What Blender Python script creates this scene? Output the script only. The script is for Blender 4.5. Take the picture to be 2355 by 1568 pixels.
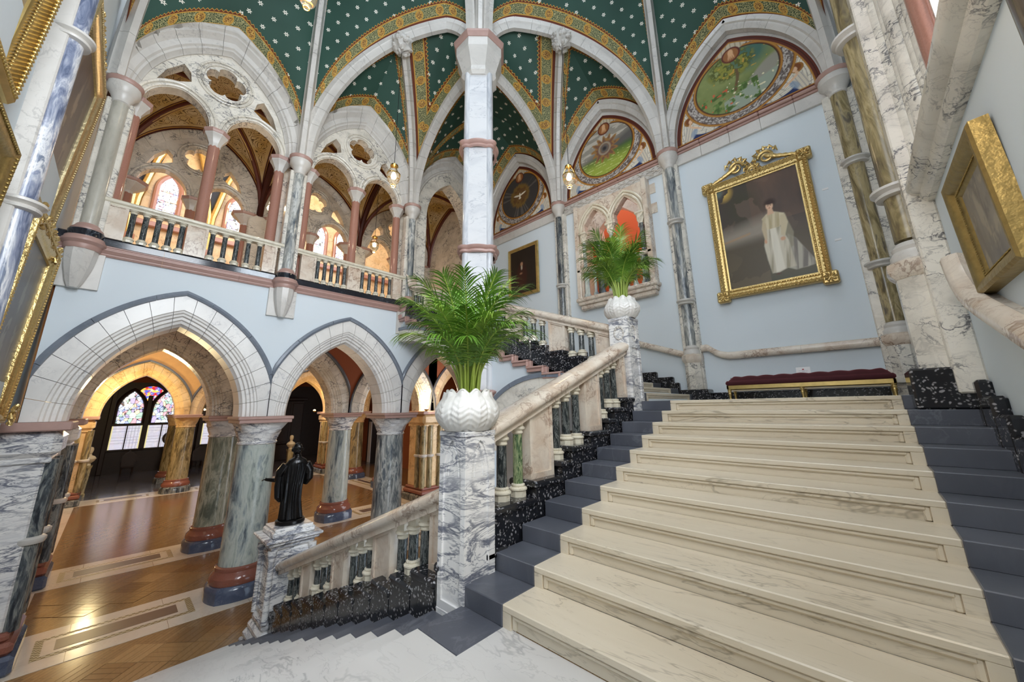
import bpy, math, random
import numpy as np
from mathutils import Vector, Matrix, noise
from mathutils.geometry import tessellate_polygon

for o in list(bpy.data.objects): bpy.data.objects.remove(o)
S = bpy.context.scene
C = S.collection
PI = math.pi
random.seed(7)

# ---------------------------------------------------------------- camera
ZC = 3.848
cam_d = bpy.data.cameras.new('camera'); cam = bpy.data.objects.new('camera', cam_d); C.objects.link(cam)
cam_d.sensor_width = 36.0; cam_d.sensor_fit = 'HORIZONTAL'; cam_d.lens = 12.8548
cam_d.shift_x = -0.00279; cam_d.shift_y = -0.01763
cam_d.clip_start = 0.05; cam_d.clip_end = 200
_R = Vector((0.7277032, 0.6856983, -0.0163044)); _U = Vector((0.1642914, -0.1511782, 0.9747582)); _F = Vector((-0.6659252, 0.7120133, 0.2226672))
cam.matrix_world = Matrix(((_R.x, _U.x, -_F.x, 0), (_R.y, _U.y, -_F.y, 0), (_R.z, _U.z, -_F.z, ZC), (0, 0, 0, 1)))
S.camera = cam

# ---------------------------------------------------------------- world and big lights
W = bpy.data.worlds.new('sky'); S.world = W; W.use_nodes = True
bg = W.node_tree.nodes['Background']; bg.inputs[0].default_value = (0.86, 0.92, 1.0, 1); bg.inputs[1].default_value = 4.6
S.view_settings.view_transform = 'Standard'; S.view_settings.look = 'None'
S.view_settings.exposure = 0.0; S.view_settings.gamma = 1.0; S.view_settings.use_curve_mapping = False
S.cycles.max_bounces = 8; S.cycles.diffuse_bounces = 5; S.cycles.glossy_bounces = 3; S.cycles.transmission_bounces = 4
S.cycles.caustics_reflective = False; S.cycles.caustics_refractive = False
S.cycles.sample_clamp_indirect = 4.0; S.cycles.use_denoising = True

YDL = -2.5
def area_light(name, loc, rot, sx, sy, power, col):
    l = bpy.data.lights.new(name, 'AREA'); l.shape = 'RECTANGLE'; l.size = sx; l.size_y = sy; l.energy = power; l.color = col
    o = bpy.data.objects.new(name, l); C.objects.link(o); o.location = loc; o.rotation_euler = rot; return o
# daylight entering through the tall stair window beside the upper flight
area_light('window_daylight', (2.1, 3.85, 8.8), (0, math.radians(90), 0), 5.2, 2.4, 900, (0.90, 0.95, 1.0))
# two unseen windows added behind the camera to brighten the left and back walls
area_light('window_daylight', (2.1, .5, 8.8), (0, math.radians(90), 0), 5.0, 2.8, 620, (0.88, 0.94, 1.0))
area_light('window_daylight', (-1.1, YDL, 8.8), (math.radians(90), 0, PI), 3.2, 5.0, 2600, (0.90, 0.95, 1.0))

def point_light(name, loc, power, col, r=0.06):
    l = bpy.data.lights.new(name, 'POINT'); l.energy = power; l.color = col; l.shadow_soft_size = r
    o = bpy.data.objects.new(name, l); C.objects.link(o); o.location = loc; return o

# ---------------------------------------------------------------- levels and grid lines (metres)
LAND, HALF, GAL = 2.25, 3.90, 6.75
XA, YB, XC, YD = -10.25, 9.40, 0.86, -1.22
XWL, XDL, XWR, XDR = -2.2516, -2.7157, 0.2863, 0.7612      # main flight: white left, dark left, white right, dark right
Y0, TR, RI = 1.8426, 0.37235, 0.15
YS = [-1.08, 2.43, 5.86, 9.27]                              # grid in y
XS = [0.70, -2.86, -6.54, -10.15]                           # grid in x
PX, PY = -6.54, 5.68                                        # free pier
ZS = 10.5                                                   # springing of the wall vaults

# ---------------------------------------------------------------- mesh builder
class MB:
    def __init__(s): s.v = []; s.f = []
    def add(s, vs, fs):
        b = len(s.v); s.v.extend([tuple(v) for v in vs]); s.f.extend([tuple(i + b for i in f) for f in fs]); return s
    def box(s, x0, x1, y0, y1, z0, z1, c=0.0):
        x0, x1 = min(x0, x1), max(x0, x1); y0, y1 = min(y0, y1), max(y0, y1); z0, z1 = min(z0, z1), max(z0, z1)
        if c <= 0:
            v = [(x, y, z) for z in (z0, z1) for y in (y0, y1) for x in (x0, x1)]
            return s.add(v, [(0, 2, 3, 1), (4, 5, 7, 6), (0, 1, 5, 4), (2, 6, 7, 3), (0, 4, 6, 2), (1, 3, 7, 5)])
        c = min(c, (x1 - x0) * .45, (y1 - y0) * .45, (z1 - z0) * .45)
        v = []; idx = {}
        for sx in (0, 1):
            for sy in (0, 1):
                for sz in (0, 1):
                    X, Y, Z = (x0, x1)[sx], (y0, y1)[sy], (z0, z1)[sz]
                    dx, dy, dz = c * (1 - 2 * sx), c * (1 - 2 * sy), c * (1 - 2 * sz)
                    idx[sx, sy, sz] = len(v); v += [(X, Y + dy, Z + dz), (X + dx, Y, Z + dz), (X + dx, Y + dy, Z)]
        f = []
        g = lambda a, b, d, k: idx[a, b, d] + k
        for sx in (0, 1): f.append([g(sx, 0, 0, 0), g(sx, 1, 0, 0), g(sx, 1, 1, 0), g(sx, 0, 1, 0)][::(1 if sx else -1)])
        for sy in (0, 1): f.append([g(0, sy, 0, 1), g(1, sy, 0, 1), g(1, sy, 1, 1), g(0, sy, 1, 1)][::(-1 if sy else 1)])
        for sz in (0, 1): f.append([g(0, 0, sz, 2), g(1, 0, sz, 2), g(1, 1, sz, 2), g(0, 1, sz, 2)][::(1 if sz else -1)])
        for a in (0, 1):
            for b in (0, 1):
                f.append((g(0, a, b, 1), g(1, a, b, 1), g(1, a, b, 2), g(0, a, b, 2)))
                f.append((g(a, 0, b, 0), g(a, 1, b, 0), g(a, 1, b, 2), g(a, 0, b, 2)))
                f.append((g(a, b, 0, 0), g(a, b, 1, 0), g(a, b, 1, 1), g(a, b, 0, 1)))
        for k in idx.values(): f.append((k, k + 1, k + 2))
        return s.add(v, f)
    def lathe(s, prof, c=(0, 0, 0), n=24, a0=0.0, a1=2 * PI, cap=True, sq=None, rot=0.0):
        # prof: (r, z); sq: optional list of 'squareness' (0 round .. 1 square) for every profile row
        full = abs(a1 - a0 - 2 * PI) < 1e-6; m = n if full else n + 1; v = []
        for j, (r, z) in enumerate(prof):
            q = sq[j] if sq else 0
            for i in range(m):
                a = a0 + (a1 - a0) * i / n
                k = 1.0
                if q: 
                    w = max(abs(math.cos(a - rot)), abs(math.sin(a - rot))); k = 1 + q * (1 / w - 1)
                v.append((c[0] + r * k * math.cos(a), c[1] + r * k * math.sin(a), c[2] + z))
        f = []
        for j in range(len(prof) - 1):
            for i in range(n if full else n):
                i2 = (i + 1) % m
                f.append((j * m + i, j * m + i2, (j + 1) * m + i2, (j + 1) * m + i))
        if cap and full:
            if prof[0][0] > 1e-5: f.append(tuple(range(m))[::-1])
            if prof[-1][0] > 1e-5: f.append(tuple((len(prof) - 1) * m + i for i in range(m)))
        return s.add(v, f)
    def ngon_prism(s, prof, c, k=8, rot=None):
        return s.lathe(prof, c, n=k, a0=(PI / k if rot is None else rot), a1=(PI / k if rot is None else rot) + 2 * PI)
    def sweep(s, pts, A, B, prof, closed=False, caps=True, loop=True):
        # pts path; A,B frame vectors for every point; prof (a,b); loop: profile closed
        m = len(prof); n = len(pts); v = []
        for p, a, b in zip(pts, A, B):
            for (x, y) in prof: v.append((p[0] + a[0] * x + b[0] * y, p[1] + a[1] * x + b[1] * y, p[2] + a[2] * x + b[2] * y))
        f = []
        for i in range(n if closed else n - 1):
            i2 = (i + 1) % n
            for j in range(m if loop else m - 1):
                j2 = (j + 1) % m
                f.append((i * m + j, i * m + j2, i2 * m + j2, i2 * m + j))
        if caps and not closed and loop:
            f.append(tuple(range(m))[::-1]); f.append(tuple((n - 1) * m + j for j in range(m)))
        return s.add(v, f)
    def tube(s, pts, r, n=8, caps=True):
        pts = [Vector(p) for p in pts]; rs = r if isinstance(r, (list, tuple)) else [r] * len(pts)
        A = []; B = []; prev = None
        for i, p in enumerate(pts):
            t = (pts[min(i + 1, len(pts) - 1)] - pts[max(i - 1, 0)]).normalized()
            if prev is None: ref = Vector((0, 0, 1)) if abs(t.z) < .9 else Vector((1, 0, 0)); a = t.cross(ref).normalized()
            else: a = (prev - t * prev.dot(t)).normalized()
            prev = a; A.append(a * rs[i]); B.append(t.cross(a) * rs[i])
        prof = [(math.cos(2 * PI * k / n), math.sin(2 * PI * k / n)) for k in range(n)]
        return s.sweep(pts, A, B, prof, caps=caps)
    def poly(s, outer, holes, fn, th):
        # outer / holes: 2D loops; fn(u,v,d)->3D ; th: thickness (extruded from d=0 to d=th)
        loops = [outer] + list(holes); flat = [p for l in loops for p in l]
        tri = tessellate_polygon([[Vector((p[0], p[1], 0)) for p in l] for l in loops])
        n = len(flat); v = [fn(p[0], p[1], 0) for p in flat] + [fn(p[0], p[1], th) for p in flat]
        f = [tuple(t) for t in tri] + [tuple(i + n for i in t[::-1]) for t in tri]
        b = 0
        for l in loops:
            m = len(l)
            for i in range(m):
                j = (i + 1) % m; f.append((b + i, b + j, b + j + n, b + i + n))
            b += m
        return s.add(v, f)
    def grid(s, rows):
        n = len(rows); m = len(rows[0]); v = [p for r in rows for p in r]
        return s.add(v, [(i * m + j, i * m + j + 1, (i + 1) * m + j + 1, (i + 1) * m + j) for i in range(n - 1) for j in range(m - 1)])
    def mesh(s, name, mat=None, smooth=True, ang=38, fix=True):
        me = bpy.data.meshes.new(name); me.from_pydata(s.v, [], s.f); 
        if fix:
            import bmesh
            bm = bmesh.new(); bm.from_mesh(me); bmesh.ops.recalc_face_normals(bm, faces=bm.faces); bm.to_mesh(me); bm.free()
        if smooth and len(me.polygons):
            me.polygons.foreach_set('use_smooth', [True] * len(me.polygons)); me.set_sharp_from_angle(angle=math.radians(ang))
        if mat: me.materials.append(mat)
        return me

LOC = {}
def link(o, parent=None, local=False):
    C.objects.link(o)
    if parent is not None:
        o.parent = parent
        if not local: o.matrix_parent_inverse = Matrix.Translation(-LOC.get(parent, Vector((0, 0, 0))))
        LOC[o] = Vector((0, 0, 0)) if not local else LOC.get(parent, Vector()) + Vector(o.location)
    else: LOC[o] = Vector(o.location)
    return o
def obj(name, mb, mat=None, parent=None, smooth=True, ang=38, local=False, fix=True):
    me = mb if isinstance(mb, bpy.types.Mesh) else mb.mesh(name, mat, smooth, ang, fix)
    return link(bpy.data.objects.new(name, me), parent, local)
def tag(o, label=None, cat=None, group=None, kind=None):
    if label: o['label'] = label
    if cat: o['category'] = cat
    if group: o['group'] = group
    if kind: o['kind'] = kind
    return o
def thing(name, label, cat, loc=(0, 0, 0), group=None, rz=0):
    o = bpy.data.objects.new(name, None); o.empty_display_size = .1; o.location = loc; o.rotation_euler[2] = rz; C.objects.link(o); LOC[o] = Vector(loc)
    return tag(o, label, cat, group)
def structure(name, label=None):
    o = bpy.data.objects.new(name, None); o.empty_display_size = .1; C.objects.link(o); LOC[o] = Vector((0, 0, 0))
    return tag(o, label, None, None, 'structure')
def inst(name, me, parent, loc=(0, 0, 0), rot=(0, 0, 0), sc=(1, 1, 1), local=True):
    o = bpy.data.objects.new(name, me); o.location = loc; o.rotation_euler = rot; o.scale = sc; return link(o, parent, local)
# ---------------------------------------------------------------- materials
class G:
    def __init__(s, name, rough=0.4, metal=0.0, spec=0.5):
        s.m = bpy.data.materials.new(name); s.m.use_nodes = True; s.t = s.m.node_tree; s.b = s.t.nodes['Principled BSDF']
        s.b.inputs['Roughness'].default_value = rough; s.b.inputs['Metallic'].default_value = metal; s.b.inputs['Specular IOR Level'].default_value = spec
    def n(s, typ, props=None, **ins):
        x = s.t.nodes.new('ShaderNode' + typ)
        for k, v in (props or {}).items(): setattr(x, k, v)
        for k, v in ins.items(): s.set(x.inputs[k.replace('_', ' ')], v)
        return x
    def set(s, sock, v):
        if isinstance(v, bpy.types.NodeSocket): s.t.links.new(v, sock)
        elif isinstance(v, (tuple, list)) and len(v) == 3 and sock.type == 'RGBA': sock.default_value = (*v, 1)
        else: sock.default_value = v
    def M(s, op, a, b=0.0, c=0.0, clamp=False):
        x = s.t.nodes.new('ShaderNodeMath'); x.operation = op; x.use_clamp = clamp
        for i, v in enumerate((a, b, c)): s.set(x.inputs[i], v)
        return x.outputs[0]
    def V(s, op, a, b=(0, 0, 0)):
        x = s.t.nodes.new('ShaderNodeVectorMath'); x.operation = op; s.set(x.inputs[0], a)
        if op == 'SCALE': s.set(x.inputs['Scale'], b)
        else: s.set(x.inputs[1], b)
        return x.outputs[0]
    def mix(s, f, a, b):
        x = s.t.nodes.new('ShaderNodeMix'); x.data_type = 'RGBA'; s.set(x.inputs[0], f); s.set(x.inputs[6], a); s.set(x.inputs[7], b); return x.outputs[2]
    def ramp(s, f, stops):
        x = s.t.nodes.new('ShaderNodeValToRGB'); s.set(x.inputs[0], f); e = x.color_ramp.elements
        while len(e) < len(stops): e.new(.5)
        for i, (p, c) in enumerate(stops): e[i].position = p; e[i].color = (*c, 1) if len(c) == 3 else c
        return x.outputs[0]
    def sm(s, x, a, b):
        r = s.t.nodes.new('ShaderNodeMapRange'); r.interpolation_type = 'SMOOTHSTEP'; s.set(r.inputs[0], x); s.set(r.inputs[1], a); s.set(r.inputs[2], b); return r.outputs[0]
    def pos(s, scale=(1, 1, 1), rot=(0, 0, 0)):
        g = s.n('NewGeometry').outputs['Position']
        return s.n('Mapping', Vector=g, Scale=scale, Rotation=rot).outputs[0]
    def noise(s, v, sc, det=3.0, rough=.55, dist=0.0): return s.n('TexNoise', Vector=v, Scale=sc, Detail=det, Roughness=rough, Distortion=dist).outputs[0]
    def col(s, c): s.set(s.b.inputs['Base Color'], c); return s
    def bump(s, h, st=.2, d=.02):
        b = s.n('Bump', Strength=st, Distance=d, Height=h); s.t.links.new(b.outputs[0], s.b.inputs['Normal']); return s

def marble(name, base, cloud, vein, sc=1.0, w=.05, amt=.8, stretch=(1, 1, 1), rot=(0.5, 0.4, 0.3), rough=.22, second=.5, mask=(.42, .62)):
    g = G(name, rough); p = g.pos(stretch, rot)
    d = g.n('TexNoise', Vector=p, Scale=1.3 * sc, Detail=2.0); off = g.V('SCALE', g.V('SUBTRACT', d.outputs['Color'], (.5, .5, .5)), .9 / sc)
    q = g.V('ADD', p, off)
    n1 = g.noise(q, 1.5 * sc, 5, .6); v1 = g.M('SUBTRACT', 1.0, g.sm(g.M('ABSOLUTE', g.M('SUBTRACT', n1, .5)), 0.0, w))
    n2 = g.noise(q, 4.6 * sc, 4, .6); v2 = g.M('MULTIPLY', g.M('SUBTRACT', 1.0, g.sm(g.M('ABSOLUTE', g.M('SUBTRACT', n2, .5)), 0.0, w * .8)), second)
    mk = g.sm(g.noise(p, .8 * sc, 2), mask[0], mask[1])
    v = g.M('MULTIPLY', g.M('MULTIPLY', g.M('MAXIMUM', v1, v2), g.M('ADD', g.M('MULTIPLY', mk, .85), .15)), amt)
    cl = g.sm(g.noise(q, 1.1 * sc, 3), .38, .72)
    g.col(g.mix(v, g.mix(cl, base, cloud), vein)); return g.m
def cipollino(name, stops, sc=1.0, rough=.2, dist=1.0, zs=.22):
    g = G(name, rough); p = g.pos((1, 1, zs))
    d = g.n('TexNoise', Vector=p, Scale=1.6 * sc, Detail=3.0); q = g.V('ADD', p, g.V('SCALE', g.V('SUBTRACT', d.outputs['Color'], (.5, .5, .5)), dist))
    n = g.noise(q, 3.4 * sc, 6, .62); b = g.noise(q, 15 * sc, 3, .6)
    g.col(g.ramp(g.M('MULTIPLY_ADD', g.M('SUBTRACT', g.M('ADD', g.M('MULTIPLY', n, .75), g.M('MULTIPLY', b, .25)), .5), 1.9, .5), stops)); return g.m
def plain(name, c, rough=.5, metal=0.0, var=.0, sc=3.0, spec=.5):
    g = G(name, rough, metal, spec)
    if var: 
        n = g.noise(g.pos(), sc, 4); g.col(g.mix(n, tuple(max(0, x * (1 - var)) for x in c), tuple(min(1, x * (1 + var)) for x in c)))
    else: g.col((*c, 1))
    return g.m

def srgb(r, g, b): return tuple(((x / 255) / 12.92 if x / 255 < .04045 else ((x / 255 + .055) / 1.055) ** 2.4) for x in (r, g, b))
M_ = {}
M_['paint'] = plain('painted_plaster_pale_blue', srgb(219, 228, 234), .75, var=.015, sc=1.2, spec=.2)
M_['stair'] = marble('cream_white_stair_marble', srgb(218, 207, 187), srgb(206, 194, 172), srgb(126, 114, 94), sc=.9, w=.012, amt=.55, stretch=(.35, 1.6, 1.6), rot=(0, 0, .12), rough=.28, second=.5)
M_['landing'] = marble('white_landing_marble', srgb(204, 202, 199), srgb(192, 190, 188), srgb(128, 128, 130), sc=.8, w=.02, amt=.5, stretch=(.6, 1.5, 1), rot=(0, 0, .9), rough=.25)
M_['slate'] = marble('blue_grey_slate_marble', srgb(80, 83, 92), srgb(96, 99, 108), srgb(124, 127, 136), sc=1.1, w=.02, amt=.35, stretch=(1, 1, .5), rot=(.3, .5, .9), rough=.33)
M_['label'] = marble('slate_blue_label_marble', srgb(112, 120, 132), srgb(128, 136, 148), srgb(150, 156, 166), sc=1.5, w=.02, amt=.3, rough=.3)
M_['voussoir'] = marble('white_arch_marble', srgb(236, 233, 228), srgb(222, 219, 215), srgb(120, 122, 132), sc=1.2, w=.018, amt=.42, rough=.28, second=.3)
M_['pierw'] = marble('pale_pier_marble', srgb(216, 216, 217), srgb(202, 203, 206), srgb(140, 144, 156), sc=1.5, w=.02, amt=.5, stretch=(.6, .6, 1.5), rough=.22, second=.3)
M_['black'] = None
g = G('black_fossil_marble', .14); p = g.pos()
vo = g.n('TexVoronoi', {'feature': 'F1'}, Vector=g.V('ADD', p, g.V('SCALE', g.n('TexNoise', Vector=p, Scale=9.0).outputs['Color'], .09)), Scale=30.0)
sp = g.M('MULTIPLY', g.M('SUBTRACT', 1.0, g.sm(vo.outputs['Distance'], .22, .42)), g.sm(g.noise(p, 11.0, 2), .40, .5))
g.col(g.mix(sp, (.012, .013, .017), srgb(150, 148, 150))); M_['black'] = g.m
M_['blackplain'] = marble('black_polished_marble', (.012, .014, .02), (.02, .022, .03), srgb(120, 128, 140), sc=1.6, w=.012, amt=.5, rough=.1)
M_['pavo'] = marble('white_marble_with_blue_veins', srgb(238, 236, 233), srgb(220, 220, 221), srgb(84, 90, 110), sc=1.7, w=.05, amt=.9, stretch=(.5, .5, 2.0), rot=(.3, -.2, .2), rough=.2, second=.75, mask=(.32, .55))
M_['white'] = marble('pale_white_marble', srgb(212, 208, 202), srgb(198, 194, 188), srgb(150, 147, 145), sc=1.2, w=.02, amt=.45, rough=.32)
M_['cream'] = marble('cream_turned_marble', srgb(226, 219, 200), srgb(208, 200, 180), srgb(130, 118, 92), sc=4, w=.02, amt=.45, rough=.18)
M_['veined'] = marble('white_marble_with_dark_veins', srgb(230, 224, 212), srgb(206, 200, 188), srgb(62, 62, 72), sc=1.9, w=.028, amt=.85, rough=.25, stretch=(1, 1, 1.5), mask=(.4, .6))
M_['rosy'] = marble('rosy_brown_veined_marble', srgb(224, 213, 198), srgb(204, 184, 164), srgb(122, 84, 62), sc=2.3, w=.04, amt=.62, rough=.2, mask=(.4, .62))
M_['pinkcap'] = plain('pink_sandstone_marble', srgb(178, 144, 134), .4, var=.1, sc=9)
M_['granite'] = plain('polished_pink_granite', srgb(168, 122, 106), .12, var=.22, sc=60)
M_['redgranite'] = plain('polished_red_granite', srgb(140, 88, 74), .12, var=.28, sc=70)
M_['blueplinth'] = marble('blue_grey_plinth_marble', srgb(72, 82, 104), srgb(90, 99, 120), srgb(120, 128, 145), sc=4, w=.03, amt=.4, rough=.12)
M_['cip_grey'] = cipollino('grey_swirled_marble', [(.25, srgb(70, 78, 86)), (.42, srgb(118, 124, 128)), (.52, srgb(158, 160, 156)), (.62, srgb(205, 206, 202)), (.75, srgb(110, 118, 124))], 1.2)
M_['cip_green'] = cipollino('green_wavy_marble', [(.3, srgb(98, 106, 96)), (.45, srgb(140, 146, 132)), (.55, srgb(176, 178, 162)), (.68, srgb(120, 126, 112))], .9)
M_['cip_pale'] = cipollino('pale_green_wavy_marble', [(.28, srgb(88, 98, 106)), (.4, srgb(150, 160, 160)), (.52, srgb(190, 196, 188)), (.64, srgb(168, 176, 168)), (.76, srgb(120, 130, 132))], .8)
M_['cip_dark'] = cipollino('dark_grey_wavy_marble', [(.3, srgb(44, 48, 54)), (.46, srgb(86, 92, 96)), (.56, srgb(140, 142, 138)), (.7, srgb(64, 70, 76))], 1.5)
M_['cip_gold'] = cipollino('ochre_wavy_marble', [(.3, srgb(92, 82, 62)), (.45, srgb(138, 124, 88)), (.58, srgb(176, 160, 120)), (.72, srgb(106, 98, 84))], 1.1)
M_['cip_blue'] = cipollino('blue_grey_swirled_marble', [(.28, srgb(92, 102, 128)), (.42, srgb(136, 144, 166)), (.54, srgb(182, 186, 198)), (.63, srgb(226, 226, 228)), (.76, srgb(120, 130, 150))], 1.5)
M_['cip_soft'] = cipollino('soft_grey_marble', [(.2, srgb(160, 164, 172)), (.5, srgb(196, 198, 202)), (.8, srgb(214, 215, 217))], 1.3)
M_['cip_beige'] = cipollino('pale_beige_marble', [(.2, srgb(150, 148, 136)), (.5, srgb(180, 176, 164)), (.8, srgb(196, 192, 180))], 1.0)
M_['cip_brown'] = cipollino('brown_dark_marble', [(.3, srgb(52, 46, 42)), (.5, srgb(84, 76, 66)), (.7, srgb(58, 54, 50))], 1.6)
M_['balshaft'] = cipollino('dark_green_black_marble', [(.3, (.012, .016, .018)), (.48, (.04, .048, .05)), (.58, srgb(120, 124, 122)), (.68, (.03, .036, .038))], 4.0, .12)
M_['balgreen'] = cipollino('green_baluster_marble', [(.3, srgb(40, 60, 42)), (.5, srgb(92, 116, 80)), (.62, srgb(150, 160, 120))], 4.0, .12)
def gold_mat(name, c, sc=40.0, st=.5, rough=.3):
    g = G(name, rough, .85); n = g.noise(g.pos(), sc, 4); g.col(g.mix(n, tuple(x * .45 for x in c), c)); g.bump(g.noise(g.pos(), sc * .7, 3), st, .02); return g.m
M_['gold'] = gold_mat('carved_gilt', (.86, .62, .25))
M_['goldplain'] = gold_mat('plain_gilt', (.8, .58, .22), 8, .08, .28)
M_['goldpale'] = gold_mat('pale_gilt', (.9, .74, .42), 30, .3, .32)
M_['olive_gilt'] = gold_mat('dull_bronze_gilt', (.50, .36, .13), 22, .35, .42)
M_['brass'] = plain('polished_brass', (.8, .55, .2), .2, 1.0)
M_['bronze'] = plain('black_bronze', (.012, .011, .011), .22, .6)
M_['wood_dark'] = plain('dark_oak', srgb(52, 36, 28), .4, var=.3, sc=5)
M_['terracotta'] = plain('terracotta_paint', srgb(150, 84, 52), .8, var=.06)
M_['orange'] = plain('orange_paint', srgb(196, 84, 36), .8)
M_['ochre'] = plain('ochre_wall_marble', srgb(206, 160, 100), .4, var=.2, sc=2.5)
M_['warmmarble'] = marble('honey_marble', srgb(226, 196, 150), srgb(204, 168, 118), srgb(110, 84, 58), sc=1.6, w=.03, amt=.6, rough=.3)
M_['iron'] = plain('dark_iron', (.02, .02, .022), .5, .7)
M_['card'] = plain('white_card', (.85, .85, .86), .7)
M_['velvet'] = None
g = G('deep_red_velvet', .85); g.col((.05, .004, .008, 1)); g.b.inputs['Sheen Weight'].default_value = .6; g.b.inputs['Sheen Tint'].default_value = (.5, .1, .12, 1); M_['velvet'] = g.m
# parquet
def parquet(name, c1, c2, c3, rot, bw=.42, bh=.075, rough=.17):
    g = G(name, rough); p = g.pos((1, 1, 1), (0, 0, rot))
    b = g.n('TexBrick', {'offset': .5}, Vector=p, Color1=c1, Color2=c2, Mortar=tuple(x * .35 for x in c1), Scale=1.0, Mortar_Size=.004, Brick_Width=bw, Row_Height=bh, Bias=0.0)
    n = g.noise(g.pos((.6, 6, 1), (0, 0, rot)), 5, 4); g.col(g.mix(g.M('MULTIPLY', n, .6), b.outputs[0], c3)); return g.m
M_['parquet'] = parquet('oak_parquet', srgb(142, 110, 74), srgb(156, 124, 86), srgb(116, 86, 54), math.radians(45))
M_['plankA'] = parquet('oak_plank', srgb(150, 116, 76), srgb(156, 122, 80), srgb(124, 92, 56), math.radians(45), 3, 1)
M_['plankB'] = parquet('pale_oak_plank', srgb(178, 144, 100), srgb(170, 136, 94), srgb(144, 110, 70), math.radians(-45), 3, 1)
M_['plankC'] = parquet('brown_oak_plank', srgb(134, 100, 64), srgb(140, 106, 68), srgb(110, 80, 48), math.radians(45), 3, 1)
M_['cork'] = plain('brown_inlay_slab', srgb(104, 84, 76), .3, var=.12, sc=12)
g = G('mosaic_tile_border', .35); p = g.pos((1, 1, 1), (0, 0, 0)); ch = g.n('TexChecker', Vector=p, Color1=srgb(225, 215, 190), Color2=srgb(86, 70, 40), Scale=22.0); g.col(g.mix(g.noise(p, 30, 2), ch.outputs[0], srgb(150, 124, 70))); M_['mosaic'] = g.m
M_['marblestrip'] = marble('cream_floor_marble', srgb(226, 214, 198), srgb(214, 200, 184), srgb(170, 150, 134), sc=1.2, w=.02, amt=.3, rough=.18)
M_['soffit'] = plain('cream_plaster', srgb(205, 190, 160), .7, var=.08)

# vault paint: dark green with white rosettes, patterned gilt border along the ribs. UV 'plan' metric position, UV 'edge' (distance to rib, length along it)
def vault_mat(name, ground, star=True):
    g = G(name, .6, 0, .25)
    uv = g.n('UVMap', {'uv_map': 'plan'}).outputs[0]; e = g.n('SeparateXYZ', Vector=g.n('UVMap', {'uv_map': 'edge'}).outputs[0]); d, s = e.outputs[0], e.outputs[1]
    def stars(off):
        f = g.V('SUBTRACT', g.V('FRACTION', g.V('ADD', g.V('SCALE', uv, 1 / .5), (off, off, 0))), (.5, .5, 0)); x = g.n('SeparateXYZ', Vector=f)
        r = g.M('MULTIPLY', g.M('SQRT', g.M('ADD', g.M('MULTIPLY', x.outputs[0], x.outputs[0]), g.M('MULTIPLY', x.outputs[1], x.outputs[1]))), .5)
        a = g.M('ARCTAN2', x.outputs[1], x.outputs[0]); lim = g.M('MULTIPLY_ADD', g.M('COSINE', g.M('MULTIPLY', a, 6.0)), .015, .042)
        return g.M('MULTIPLY', g.M('LESS_THAN', r, lim), g.M('GREATER_THAN', r, .012))
    base = g.mix(g.sm(g.noise(g.pos(), .7, 2), .3, .7), ground, tuple(x * 1.25 for x in ground))
    st = g.M('MAXIMUM', stars(0.0), stars(.5)); c = g.mix(st, base, srgb(236, 232, 220)) if star else base
    # border
    gold = srgb(196, 150, 66); red = srgb(104, 48, 26); dk = srgb(74, 84, 58); cr = srgb(176, 168, 120)
    t = g.M('FRACT', g.M('DIVIDE', s, .62)); w0 = .19; 
    dx = g.M('MULTIPLY', g.M('SUBTRACT', t, .25), .62); dy = g.M('SUBTRACT', d, w0); rr = g.M('SQRT', g.M('ADD', g.M('MULTIPLY', dx, dx), g.M('MULTIPLY', dy, dy)))
    pn = g.n('TexVoronoi', {'feature': 'DISTANCE_TO_EDGE'}, Vector=g.pos(), Scale=24.0).outputs['Distance']
    fl = g.mix(g.sm(pn, .05, .12), cr, dk)                                             # floral green squares
    ro = g.mix(g.M('LESS_THAN', g.M('ABSOLUTE', g.M('SUBTRACT', rr, .105)), .016), g.mix(g.sm(pn, .05, .12), srgb(210, 170, 90), srgb(120, 78, 40)), gold)
    inner = g.mix(g.M('LESS_THAN', rr, .121), fl, ro)
    band = g.mix(g.M('LESS_THAN', d, .045), inner, red); band = g.mix(g.M('LESS_THAN', g.M('ABSOLUTE', g.M('SUBTRACT', d, .055)), .014), band, gold)
    band = g.mix(g.M('LESS_THAN', g.M('ABSOLUTE', g.M('SUBTRACT', d, .325)), .014), band, gold)
    zz = g.M('PINGPONG', s, .05); zed = g.M('ADD', .355, zz)
    band = g.mix(g.M('GREATER_THAN', d, .339), band, red)
    band = g.mix(g.M('MULTIPLY', g.M('GREATER_THAN', d, zed), 1.0), band, gold)
    lim = g.M('ADD', .375, zz)
    c = g.mix(g.M('LESS_THAN', d, lim), c, band)
    g.col(c); return g.m
M_['vault'] = vault_mat('starred_green_vault', srgb(46, 74, 64))
# gallery vault: cream ground with dark scrollwork
g = G('cream_scrollwork_vault', .6, 0, .3)
uv = g.n('UVMap', {'uv_map': 'plan'}).outputs[0]; e = g.n('SeparateXYZ', Vector=g.n('UVMap', {'uv_map': 'edge'}).outputs[0]); d = e.outputs[0]
q = g.V('ADD', uv, g.V('SCALE', g.V('SUBTRACT', g.n('TexNoise', Vector=uv, Scale=3.0).outputs['Color'], (.5, .5, .5)), .35))
vo = g.n('TexVoronoi', {'feature': 'F1'}, Vector=q, Scale=4.6).outputs['Distance']
ring = g.M('MULTIPLY', g.M('LESS_THAN', g.M('ABSOLUTE', g.M('SUBTRACT', g.M('FRACT', g.M('MULTIPLY', vo, 5.0)), .5)), .12), g.M('GREATER_THAN', d, .26))
gd = g.mix(g.sm(g.noise(g.pos(), 1.4, 2), .35, .65), srgb(206, 184, 142), srgb(186, 152, 86))
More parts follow.
